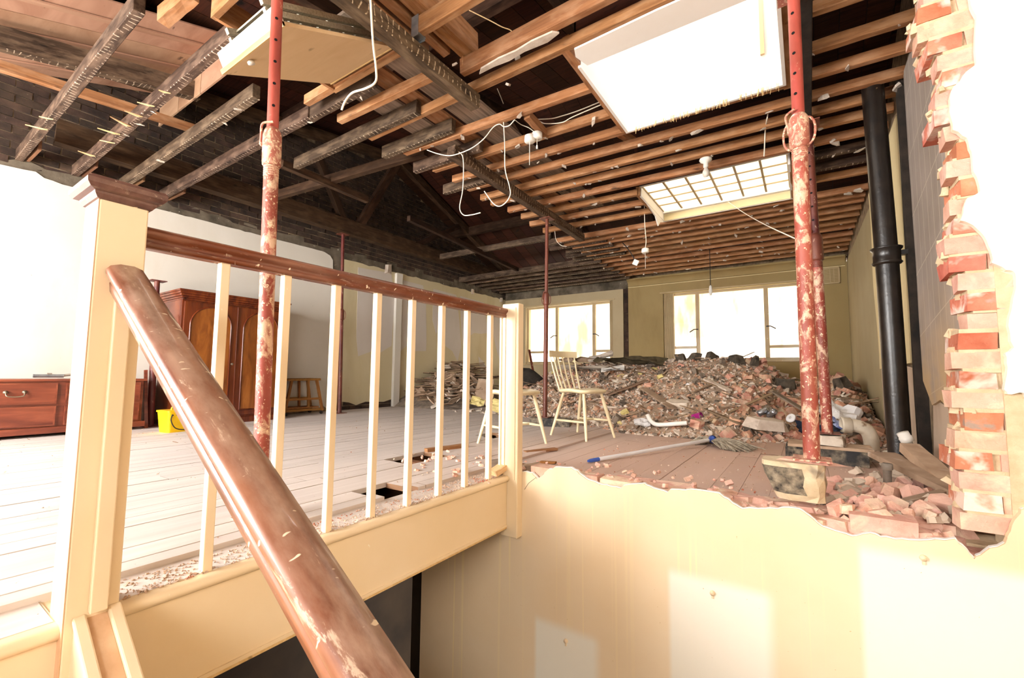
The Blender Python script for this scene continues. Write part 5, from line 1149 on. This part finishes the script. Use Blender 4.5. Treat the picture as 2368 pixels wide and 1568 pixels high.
# ------------------------------------------------------------------ rubble heap
def interp(pts, x):
    if x <= pts[0][0]: return pts[0][1]
    for a, b_ in zip(pts[:-1], pts[1:]):
        if x <= b_[0]: return a[1]+(b_[1]-a[1])*(x-a[0])/(b_[0]-a[0])
    return pts[-1][1]
FOOT = [(-4.5, 6.4), (-4.2, 5.7), (-3.5, 5.50), (-2.6, 5.05), (-1.5, 4.72), (-0.6, 4.75), (-0.1, 5.0), (0.2, 5.0), (0.62, 5.05)]
CRST = [(-4.5, 0.20), (-4.2, 0.55), (-3.2, 0.80), (-1.9, 0.80), (-1.4, 0.86), (-1.0, 0.88), (-0.5, 0.78), (-0.16, 0.55), (0.05, 0.48), (0.35, 0.62), (0.62, 0.40)]
def hgt(x, y):
    f = interp(FOOT, x); H = interp(CRST, x); top = 7.1
    if y < f: return -0.02
    t = min(1.0, (y-f)/(top-f)); h = H*(t**0.85)
    if y > 7.9: h *= max(0.35, 1-(y-7.9)*0.6)
    return h+0.05*noise.noise((x*2.1, y*2.1, 0))*t**0.5+0.03*noise.noise((x*6, y*6, 3))*min(1, t*4)
heap = empty('rubble_heap', (-1.8, 6.8, 0)); tag(heap, 'big heap of brick and plaster rubble below the wide window', 'rubble', kind='stuff')
hm = MB(); NX, NY = 120, 100; xs = [-4.6+5.195*i/NX for i in range(NX+1)]; ys = [4.6+4.28*j/NY for j in range(NY+1)]
hm.add([(x+1.8, y-6.8, hgt(x, y)) for y in ys for x in xs], [(j*(NX+1)+i, j*(NX+1)+i+1, (j+1)*(NX+1)+i+1, (j+1)*(NX+1)+i) for j in range(NY) for i in range(NX)], True)
o = hm.build('dust_bed', 'rubble_base', heap)
rd = random.Random(17); gr = MB(); cols = [MB(), MB(), MB()]
def tiny(b, c, s):
    e = Euler((rd.uniform(-1, 1), rd.uniform(-1, 1), rd.uniform(0, 6.28))).to_matrix(); c = Vector(c)
    vs = [e @ Vector((x*s*rd.uniform(0.4, 1), y*s*rd.uniform(0.3, 0.8), z*s*rd.uniform(0.15, 0.5)))+c for x in (-1, 1) for y in (-1, 1) for z in (-1, 1)]
    b.add(vs, [(0, 1, 3, 2), (4, 6, 7, 5), (0, 4, 5, 1), (2, 3, 7, 6), (0, 2, 6, 4), (1, 5, 7, 3)])
for k in range(9000):
    x = rd.uniform(-4.4, 0.6); f = interp(FOOT, x); y = f-0.18+rd.random()**1.2*(7.6-f)
    h = max(0.004, hgt(x, y))
    tiny(cols[rd.choice((0, 0, 1, 2, 2))], (x+1.8, y-6.8, h+0.004), 0.010+0.022*rd.random()**2)
for b, m, nm in zip(cols, ('rubble_brick', 'rubble_dark', 'rubble_plaster'), ('brick_crumbs', 'dark_crumbs', 'plaster_crumbs')):
    o = b.build(nm, m, heap); o['kind'] = 'stuff'
def zone(label, x, y, z, sc):
    size = 'Small ' if sc < 0.85 else ('Large ' if sc > 1.12 else 'Mid-sized ')
    if 'big rubble heap' in label:
        side = 'behind the spindle chair' if x < -2.5 else ('below the wide window' if x < -1.1 else ('left of the thick red prop' if x < -0.1 else 'against the olive wall'))
        up = 'at the foot of' if z < 0.22 else ('halfway up' if z < 0.55 else 'near the top of')
        return size+label.replace('lying in the big rubble heap', up+' the heap '+side).replace('lying across the big rubble heap', up+' the heap '+side)
    if 'corner pile' in label: return size+label+(' low down' if z < 0.25 else (' midway' if z < 0.5 else ' on top'))
    if 'wall top' in label: return size+label+(' near the mop grip' if x < -0.8 else (' before the concrete lump' if x < 0.1 else ' near the jamb'))
    if 'jamb' in label or 'soil pipe' in label: return size+label+(' beside the concrete lump' if x < 0.22 else (' under the jamb' if x > 0.42 else ''))+(' at the wall edge' if y < 2.62 else (' behind' if y > 2.9 else ''))
    if 'floor hole' in label: return size+label+(' near the balustrade' if x > -1.85 else ' further in')
    return size+label
def chunks(kind, n, dims, mat, label, cat, group, place, seedbase, cut=0.35):
    ms = []
    for s in range(7):
        k = dims[0]*random.uniform(0.75, 1.2); me = shard(k, dims[1]*random.uniform(0.7, 1.2), dims[2]*random.uniform(0.7, 1.2), seedbase+s, cut).mesh(kind); me.materials.append(MATS[mat]); ms.append(me)
    for i in range(n):
        (x, y, z), sc, tilt = place(i)
        o = bpy.data.objects.new(kind, ms[i % 7]); COL.objects.link(o); tag(o, zone(label, x, y, z, sc), cat, group, 'thing')
        o.location = (x, y, z+dims[2]*sc*0.18); o.scale = (sc, sc, sc); o.rotation_euler = (rd.uniform(-tilt, tilt), rd.uniform(-tilt, tilt), rd.uniform(0, 6.28))
def on_heap(i):
    x = rd.uniform(-4.2, 0.55); f = interp(FOOT, x); y = f+0.02+rd.random()**1.1*(7.5-f)
    return (x, y, max(0.0, hgt(x, y))), rd.uniform(0.6, 1.35), 0.7
def right_heap(i):
    x = rd.uniform(-0.7, 0.58); f = interp(FOOT, x); y = f+rd.random()*(7.2-f)
    return (x, y, max(0.0, hgt(x, y))), rd.uniform(0.7, 1.3), 0.7
def left_heap(i):
    x = rd.uniform(-4.2, -1.6); f = interp(FOOT, x); y = f+0.1+rd.random()*(7.2-f)
    return (x, y, max(0.0, hgt(x, y))), rd.uniform(0.6, 1.4), 0.7
chunks('brick_fragment', 150, (0.15, 0.10, 0.075), 'rubble_brick', 'red brick fragment lying in the big rubble heap', 'brick', 'brick fragments in the rubble heap', right_heap, 100)
chunks('brick_fragment', 80, (0.13, 0.09, 0.065), 'rubble_brick', 'red brick fragment lying in the big rubble heap', 'brick', 'brick fragments in the rubble heap', on_heap, 110)
chunks('plaster_piece', 150, (0.24, 0.16, 0.024), 'rubble_plaster', 'flat plaster piece lying in the big rubble heap', 'plaster', 'plaster slabs in the rubble heap', on_heap, 120, 0.5)
chunks('board_fragment', 70, (0.28, 0.16, 0.014), 'rubble_board', 'brown board fragment lying in the big rubble heap', 'board', 'board fragments in the rubble heap', left_heap, 130, 0.5)
chunks('stone_lump', 50, (0.13, 0.11, 0.09), 'rubble_dark', 'dark stony lump lying in the big rubble heap', 'stone', 'stony lumps in the rubble heap', on_heap, 140)
chunks('foam_fragment', 12, (0.14, 0.10, 0.05), 'paper_yellow', 'yellowish foam fragment lying in the big rubble heap', 'foam', 'foam fragments in the rubble heap', left_heap, 150, 0.5)
lathm = []
for s in range(5):
    m = MB().box((0, 0, 0), (0.5+0.15*s, 0.03, 0.008)).mesh('lath'); m.materials.append(MATS['lath_wood']); lathm.append(m)
for k in range(55):
    (x, y, z), sc, _ = on_heap(k); o = bpy.data.objects.new('lath', rd.choice(lathm)); COL.objects.link(o); tag(o, zone('thin wooden lath lying across the big rubble heap', x, y, z, 1.0).replace('Mid-sized thin', 'Thin'), 'lath', 'laths in the rubble heap', 'thing')
    o.location = (x, y, z+0.03); o.rotation_euler = (rd.uniform(-0.3, 0.3), rd.uniform(-0.35, 0.35), rd.uniform(0, 6.28)); o.scale = (rd.uniform(0.4, 0.9), 1, 1)
# dark blocks along the crest
CR = (((1575,822), 0.22, 'pointed dark block on the heap crest, nearest the fluted window jamb'), ((1607,828), 0.26, 'pointed dark block on the heap crest beside a smaller pointed one'), ((1645,820), 0.20, 'small square dark block standing alone on the heap crest'), ((1700,832), 0.36, 'long dark block lying on the heap crest under the wide window'), ((1745,838), 0.22, 'dark rounded block at the end of the heap crest'), ((1815,855), 0.34, 'dark slanted block on the heap beside the thick red prop'), ((1945,872), 0.34, 'dark burnt block on the small heap by the olive wall'))
CRP = [(-1.593, 7.1, 0.925), (-1.373, 7, 0.879), (-1.161, 7.1, 0.931), (-0.832, 7, 0.848), (-0.589, 7, 0.809), (-0.219, 6.6, 0.703), (0.353, 6.6, 0.616)]
for (pos, (px_, s, lab)) in zip(CRP, CR):
    pos = (pos[0], pos[1], min(pos[2], hgt(pos[0], pos[1])+s*0.16)); b = shard(s, s*0.7, s*0.42 if s > 0.3 else s*0.7, int(s*1000)); o = b.build('dark_block', 'slate_edge', None, loc=pos, rot=(rd.uniform(-0.5, 0.5), rd.uniform(-0.6, 0.6) if s < 0.3 else 0.05, rd.uniform(0, 3))); tag(o, lab, 'block')
# roofing felt, panel scraps and a black sack on the left of the heap
def sheet(name, label, cat, c, sx, sy, rz, tilt, mat, amp=0.03, th=0.006):
    b = MB(); n = 8; vs = []
    for j in range(n+1):
        for i in range(n+1):
            u, v_ = i/n-0.5, j/n-0.5; jit = 0.08 if (i in (0, n) or j in (0, n)) else 0
            vs.append((sx*(u+rd.uniform(-jit, jit)*0.5), sy*(v_+rd.uniform(-jit, jit)*0.5), amp*noise.noise((u*3+c[0], v_*3, 1.3))))
    m = (n+1)**2; q = [(j*(n+1)+i, j*(n+1)+i+1, (j+1)*(n+1)+i+1, (j+1)*(n+1)+i) for j in range(n) for i in range(n)]
    b.add(vs+[(x, y, z-th) for x, y, z in vs], q+[tuple(m+k for k in f[::-1]) for f in q])
    o = b.build(name, mat, None, loc=c, rot=(tilt[0], tilt[1], rz)); tag(o, label, cat); return o
def hp_(px): return px
sheet('roofing_felt_sheet', 'olive roofing felt sheet draped over the heap top', 'felt', (-2.35, 7.0, 0.86), 1.1, 0.7, 0.3, (0.12, 0.05), 'felt_olive', 0.10)
sheet('felt_scrap', 'curled brown felt scrap on the heap behind the chair', 'felt', (-3.25, 7.0, 0.88), 0.7, 0.4, 0.1, (0.1, 0.03), 'rubble_board', 0.10)
sheet('insulation_board', 'pale insulation board propped on the heap top', 'board', (-2.85, 6.95, 0.93), 0.42, 0.18, 0.25, (0.5, -0.25), 'plaster_lump', 0.02, 0.02)
sheet('grey_panel', 'long grey panel lying across the heap behind the chair', 'panel', (-3.0, 6.55, 0.74), 0.85, 0.25, 0.1, (0.2, 0.02), 'rubble_plaster', 0.02, 0.02)
sheet('white_panel', 'white panel scrap on the heap beside the felt', 'panel', (-2.45, 6.45, 0.72), 0.34, 0.16, 0.3, (0.3, -0.1), 'plaster_white', 0.02, 0.02)
sk = MB(); n1, n2 = 14, 10; vs = []
for j in range(n2+1):
    for i in range(n1):
        a, t = 2*math.pi*i/n1, math.pi*j/n2; v = Vector((0.40*math.sin(t)*math.cos(a), 0.30*math.sin(t)*math.sin(a), 0.27*math.cos(t))); vs.append(v*(1+0.28*noise.noise(v*5)))
sk.add(vs, [(j*n1+i, (j+1)*n1+i, (j+1)*n1+(i+1) % n1, j*n1+(i+1) % n1) for j in range(n2) for i in range(n1)], True)
o = sk.build('rubble_sack', 'sack_dark', None, loc=(-4.25, 6.75, 0.45)); tag(o, 'black rubble sack slumped under the small window', 'sack')
o = beam('timber_offcut', (-4.35, 7.3, 0.55), (-4.65, 7.6, 1.10), 0.04, 0.03, 'prop_rust', None); tag(o, 'thin rusty strip leaning up against the small window', 'strip')
# ---- laths and board scraps piled in the back left corner
def hgt2(x, y):
    u = max(0, min(1, (y-5.35)/1.5)); v = max(0, min(1, (-4.75-x)/1.1)); return 0.80*(u**0.8)*(v**0.7)*(1 if y < 7.1 else max(0, 1-(y-7.1)*0.9))
cp = empty('lath_pile_bed', (-5.5, 6.5, 0)); tag(cp, 'plaster dust under the corner pile of laths', 'rubble', kind='stuff')
cm = MB(); NX = NY = 30; xs = [-6.14+1.6*i/NX for i in range(NX+1)]; ys = [5.2+2.6*j/NY for j in range(NY+1)]
cm.add([(x+5.5, y-6.5, hgt2(x, y)*0.9-0.01+0.03*noise.noise((x*5, y*5, 1))*(hgt2(x, y) > 0.03)) for y in ys for x in xs], [(j*(NX+1)+i, j*(NX+1)+i+1, (j+1)*(NX+1)+i+1, (j+1)*(NX+1)+i) for j in range(NY) for i in range(NX)])
cm.build('bed', 'rubble_dark', cp)
for k in range(150):
    x = rd.uniform(-6.05, -5.1); y = 5.6+rd.random()*1.7; o = bpy.data.objects.new('lath', rd.choice(lathm)); COL.objects.link(o)
    z = hgt2(x, y)+rd.uniform(-0.01, 0.06); tag(o, zone('thin wooden lath in the corner pile', x, y, z, 1.0).replace('Mid-sized thin', 'Thin'), 'lath', 'laths in the corner pile', 'thing')
    rz = max(0.15, min(1.5, rd.gauss(0.7, 0.5))); sx = rd.uniform(0.35, 0.8); hl_ = max(v.co.x for v in o.data.vertices)*sx; x = max(x, -6.13+hl_*math.cos(rz))
    o.location = (x, y, z); o.rotation_euler = (rd.uniform(-0.4, 0.4), rd.uniform(-0.16, 0.12), rz); o.scale = (sx, rd.uniform(0.8, 1.5), rd.uniform(0.8, 2))
def corner(i):
    x = rd.uniform(-6.0, -4.95); y = 5.45+rd.random()*1.4; return (x, y, hgt2(x, y)+0.03), rd.uniform(0.7, 1.5), 0.8
chunks('wallboard_scrap', 70, (0.30, 0.20, 0.016), 'rubble_board', 'brown wallboard scrap on the corner pile of laths', 'board', 'board scraps in the corner pile', corner, 200, 0.45)
chunks('plaster_scrap_piece', 30, (0.20, 0.15, 0.016), 'rubble_plaster', 'pale plasterboard scrap on the corner pile of laths', 'plasterboard', 'plasterboard scraps in the corner pile', corner, 210, 0.45)
sheet('leaning_board', 'broken brown board leaning beside the corner pile', 'board', (-4.883, 6.4, 0.294), 0.30, 0.50, 0.4, (1.25, 0.1), 'rubble_board', 0.01, 0.012)
def between(i):
    x = rd.uniform(-4.7, -3.5); y = 5.2+rd.random()*0.7; return (x, y, 0.01), rd.uniform(0.6, 1.2), 0.5
chunks('plaster_piece', 40, (0.16, 0.11, 0.03), 'rubble_plaster', 'pale plaster scrap on the floor between the two piles', 'plaster', 'scraps between the piles', between, 220)
for k, (px_, s, lab) in enumerate((((0, 0, 0), 0.3, 'yellow sheet of card behind the stool'), ((0, 0, 0), 0.22, 'smaller yellow sheet of card left of the stool'))):
    c = ((-3.707, 5.3, 0.141), (-4.226, 5.4, 0.189))[k]; sheet('yellow_card', lab, 'card', (c[0], c[1], max(c[2], 0.05)), s, s*0.75, 0.5, (0.7, 0.2), 'paper_yellow', 0.04)

# ---- litter at the foot of the heap
cup = tag(empty('paper_cup', (-0.988, 5.1, 0.17), 0), 'magenta paper cup lying on the rubble', 'cup')
MB().lathe([(0.026, 0.0), (0.036, 0.095), (0.039, 0.097), (0.037, 0.10), (0.033, 0.095), (0.024, 0.004), (0.0, 0.003)], 20, (-0.05, 0, 0), (0.93, -0.25, 0.22)).build('body', 'cup_magenta', cup); MB().lathe([(0.036, 0.094), (0.039, 0.097), (0.037, 0.10), (0.033, 0.095)], 20, (-0.05, 0, 0), (0.93, -0.25, 0.22)).build('rim', 'paper_white', cup)
sheet('paper_sheet', 'folded white paper sheet at the foot of the heap', 'paper', ((-1.493, 4.78, 0.112)), 0.16, 0.13, 0.4, (0.5, 0.0), 'paper_white', 0.02)
wt = tag(empty('waste_trap', (-1.407, 5.065, 0.05)), 'bent white waste pipe lying at the foot of the heap', 'pipe')
MB().tube([p-Vector((-1.407, 5.065, 0.05)) for p in crom([(-1.439, 4.82, 0.186), (-1.4, 4.78, 0.136), (-1.335, 4.74, 0.103), (-1.245, 4.72, 0.107), (-1.128, 4.72, 0.124), (-1.022, 4.74, 0.138)], 5)], 0.022, 14).build('tube', 'white_plastic', wt)
for k, (c, lab, m) in enumerate((((-0.375, 5.2, 0.257), 'crushed silver drinks can beside a white cup', 'can_silver'), ((-0.296, 5.15, 0.247), 'second crushed silver drinks can, lower on the heap', 'can_silver'), ((-0.131, 5.1, 0.21), 'white paper cup lid beside the thick red prop', 'paper_white'))):
    o = tag(empty('drinks_can' if k < 2 else 'cup_lid', c), lab, 'can' if k < 2 else 'lid')
    MB().lathe([(0.0, -0.055), (0.026, -0.055), (0.032, -0.04), (0.029, 0.0), (0.033, 0.03), (0.027, 0.055), (0.0, 0.052)] if k < 2 else [(0.0, 0.0), (0.045, 0.0), (0.048, 0.012), (0.04, 0.02), (0.0, 0.018)], 16, (0, 0, 0), ((0.8, 0.3, 0.4), (0.5, -0.6, 0.5), (-0.5, -0.7, 0.5))[k]).build('shell', m, o)
    MB().lathe([(0.012, 0.0), (0.014, 0.002), (0.0, 0.003)], 12, Vector(((0.8, 0.3, 0.4), (0.5, -0.6, 0.5), (-0.5, -0.7, 0.5))[k]).normalized()*(0.053 if k < 2 else 0.019), ((0.8, 0.3, 0.4), (0.5, -0.6, 0.5), (-0.5, -0.7, 0.5))[k]).build('tab', m, o)
sheet('snack_packet', 'crumpled blue and white packet beside the pipe elbow', 'packet', (0.224, 4.6, 0.219), 0.14, 0.10, 0.3, (0.9, 0.3), 'packet_blue', 0.05)
sheet('dark_cloth', 'dark blue cloth on the rubble behind the props', 'cloth', (0.073, 4.5, 0.192), 0.30, 0.18, 0.2, (0.3, 0.0), 'cloth_navy', 0.06)
for k, (c, s, lab) in enumerate((((-1.26, 5.35, 0.258), (0.34, 0.22, 0.16), 'large dusty brick lump in the middle of the heap'), ((-0.342, 4.95, 0.159), (0.42, 0.2, 0.11), 'long dusty block at the foot of the heap beside the thick prop'), ((-1.349, 5.075, 0.02), (0.12, 0.1, 0.08), 'loose half brick on the floor in front of the heap'), ((-0.955, 4.9, 0.12), (0.2, 0.16, 0.11), 'broken red brick beneath the magenta cup'))):
    o = shard(s[0], s[1], s[2], 300+k, 0.2).build('masonry_lump', 'rubble_brick' if k > 1 else 'rubble_plaster', None, loc=(c[0], c[1], max(c[2], s[2]*0.3)), rot=(0.15, 0.1, 0.4*k)); tag(o, lab, 'brick')

for k, (p0, p1, w, lab) in enumerate((((-1.75, 5.7, 0.40), (-1.25, 5.15, 0.20), 0.10, 'long brown board strip sliding down the heap beside the chair'), ((-2.2, 5.6, 0.30), (-1.8, 6.0, 0.50), 0.09, 'pale splintered board strip on the heap behind the chair'), ((-1.05, 6.0, 0.52), (-0.75, 5.7, 0.40), 0.08, 'pale straight batten high on the heap under the wide window'), ((-0.95, 5.25, 0.20), (-0.55, 4.95, 0.09), 0.04, 'thin batten low on the heap near the crushed cans'), ((-0.3, 5.6, 0.40), (0.05, 5.3, 0.18), 0.06, 'grey batten on the heap behind the thick red prop'))):
    o = beam('board_strip', Vector(p0)+Vector((0, 0, 0.05)), Vector(p1)+Vector((0, 0, 0.05)), w, 0.018, ('rubble_board', 'lath_wood', 'rubble_plaster', 'lath_wood', 'loft_board_grey')[k], None); tag(o, lab, 'board')
sheet('plastic_sheet', 'crumpled white plastic sheet behind the pipe elbow', 'sheet', (0.27, 5, 0.294), 0.36, 0.26, 0.3, (0.7, 0.5), 'paper_white', 0.09)
o = tag(empty('round_cover', (-1.232, 5.9, 0.462)), 'round white plastic cover halfway up the heap', 'cover')
MB().lathe([(0.0, 0.0), (0.052, 0.0), (0.055, 0.008), (0.05, 0.014), (0.042, 0.012), (0.0, 0.010)], 20, (0, 0, 0.02), (-0.1, -0.75, 0.65)).build('disc', 'paper_white', o); MB().lathe([(0.03, 0.0105), (0.034, 0.016), (0.038, 0.0105)], 20, (0, 0, 0.02), (-0.1, -0.75, 0.65)).build('ring', 'paper_white', o)
o = beam('leaning_batten', (-5.70, 1.735, 0.02), (-5.86, 1.745, 0.62), 0.03, 0.02, 'chest_wood', None); tag(o, 'thin brown batten leaning beside the chest of drawers', 'batten')
# ---- broken bits along the wall top, the floor hole and the jamb foot
def ledge(i):
    x = rd.uniform(-1.35, 0.5); return (x, 2.38+rd.random()*0.32, 0.045-0.04*(x > -0.3)), rd.uniform(0.35, 0.9), 0.5
chunks('brick_chip', 70, (0.07, 0.05, 0.03), 'ledge_brick', 'pink brick chip along the broken wall top', 'chip', 'chips on the broken wall top', ledge, 240)
def jambfoot(i):
    x = rd.uniform(0.06, 0.57); y = 2.42+rd.random()*0.75; return (x, y, 0.02+0.10*max(0, (x-0.15))*rd.random()+0.02), rd.uniform(0.5, 1.3), 0.6
chunks('jamb_chunk', 90, (0.11, 0.08, 0.045), 'ledge_brick', 'broken brick piece at the jamb foot', 'brick', 'bits at the jamb foot', jambfoot, 250)
chunks('mortar_chunk', 40, (0.10, 0.07, 0.03), 'plaster_bare', 'pale mortar piece at the jamb foot', 'mortar', 'bits at the jamb foot', jambfoot, 260)
def pipefoot(i):
    x = rd.uniform(0.22, 0.58); y = 3.0+rd.random()*1.6; return (x, y, 0.01+0.12*max(0, x-0.3)), rd.uniform(0.5, 1.1), 0.6
chunks('mortar_chunk', 60, (0.10, 0.08, 0.04), 'plaster_bare', 'dusty mortar piece around the soil pipe foot', 'mortar', 'bits at the soil pipe foot', pipefoot, 270)
for k, (p0, p1, w, d, lab) in enumerate((((0.36, 3.45, 0.16), (0.60, 2.72, 0.10), 0.14, 0.03, 'dusty plank end lying against the brick jamb'), ((0.48, 3.40, 0.22), (0.58, 2.85, 0.08), 0.09, 0.05, 'short timber offcut behind the plank end'), ((0.10, 3.02, 0.03), (0.55, 2.94, 0.04), 0.10, 0.02, 'thin dusty board lying before the waste pipe'), ((0.30, 2.62, 0.05), (0.58, 2.86, 0.12), 0.04, 0.02, 'narrow splintered batten at the jamb foot'))):
    o = beam('timber_offcut', p0, p1, w, d, 'rubble_board', None); tag(o, lab, 'offcut')
def floorbits(i):
    x = rd.uniform(-2.3, -1.45); y = 1.95+rd.random()*0.7; return (x, y, 0.022), rd.uniform(0.3, 1.0), 0.4
chunks('brick_chip', 46, (0.06, 0.045, 0.02), 'ledge_brick', 'brick chip on the floorboards by the floor hole', 'chip', 'chips by the floor hole', floorbits, 280)
for k, (p0, p1, w, d, m, lab) in enumerate((((-1.753, 2.365, 0.03), (-1.648, 2.422, 0.05), 0.10, 0.03, 'loft_board_grey', 'grey broken board behind the far newel'), ((-1.587, 2.186, 0.02), (-1.572, 2.277, 0.05), 0.07, 0.03, 'raw_softwood', 'pale wood offcut at the foot of the far newel'), ((-1.826, 2.932, 0.015), (-1.692, 3.191, 0.02), 0.05, 0.018, 'joist_timber', 'thin timber strip under the stool leg'), ((-1.517, 2.432, 0.02), (-1.45, 2.52, 0.03), 0.07, 0.03, 'rubble_board', 'dusty batten on the wall top by the far newel'), ((-1.557, 2.706, 0.01), (-1.446, 2.72, 0.015), 0.04, 0.012, 'hardwood_stool', 'small brown splinter lying before the mop grip'), ((-2.425, 2.47, 0.03), (-2.331, 2.844, 0.03), 0.05, 0.03, 'joist_timber', 'brown batten lying beside the floor hole'), ((-2.498, 2.386, -0.03), (-2.491, 2.61, -0.03), 0.08, 0.06, 'floor_joist_wood', 'timber block inside the floor hole'))):
    o = beam('broken_timber', p0, p1, w, d, m, None); tag(o, lab, 'timber')
gs = MB(); rd = random.Random(55)
for k in range(1500):
    y = 0.45+rd.random()*1.75; x = -1.555-rd.random()**1.5*0.14; tiny(gs, (x, y, 0.003), 0.002+0.004*rd.random()**2)
for k in range(700):
    x = rd.uniform(-1.4, 0.5); y = 2.58+rd.random()**1.4*2.3; tiny(gs, (x, y, 0.006), 0.002+0.006*rd.random()**2)
for k in range(260):
    x = rd.uniform(-5.9, -1.75); y = 0.5+rd.random()*5; tiny(gs, (x, y, 0.022), 0.002+0.006*rd.random()**3)
o = gs.build('plaster_grit', 'rubble_grit'); tag(o, 'fine plaster grit scattered over the floorboards', 'grit', kind='stuff')
o = MB().bx(-1.80, -1.66, 0.10, 0.20, 0.0005, 0.012).build('floor_tile_scrap', 'ledge_brick'); tag(o, 'thin pink tile scrap on the landing edge', 'tile')
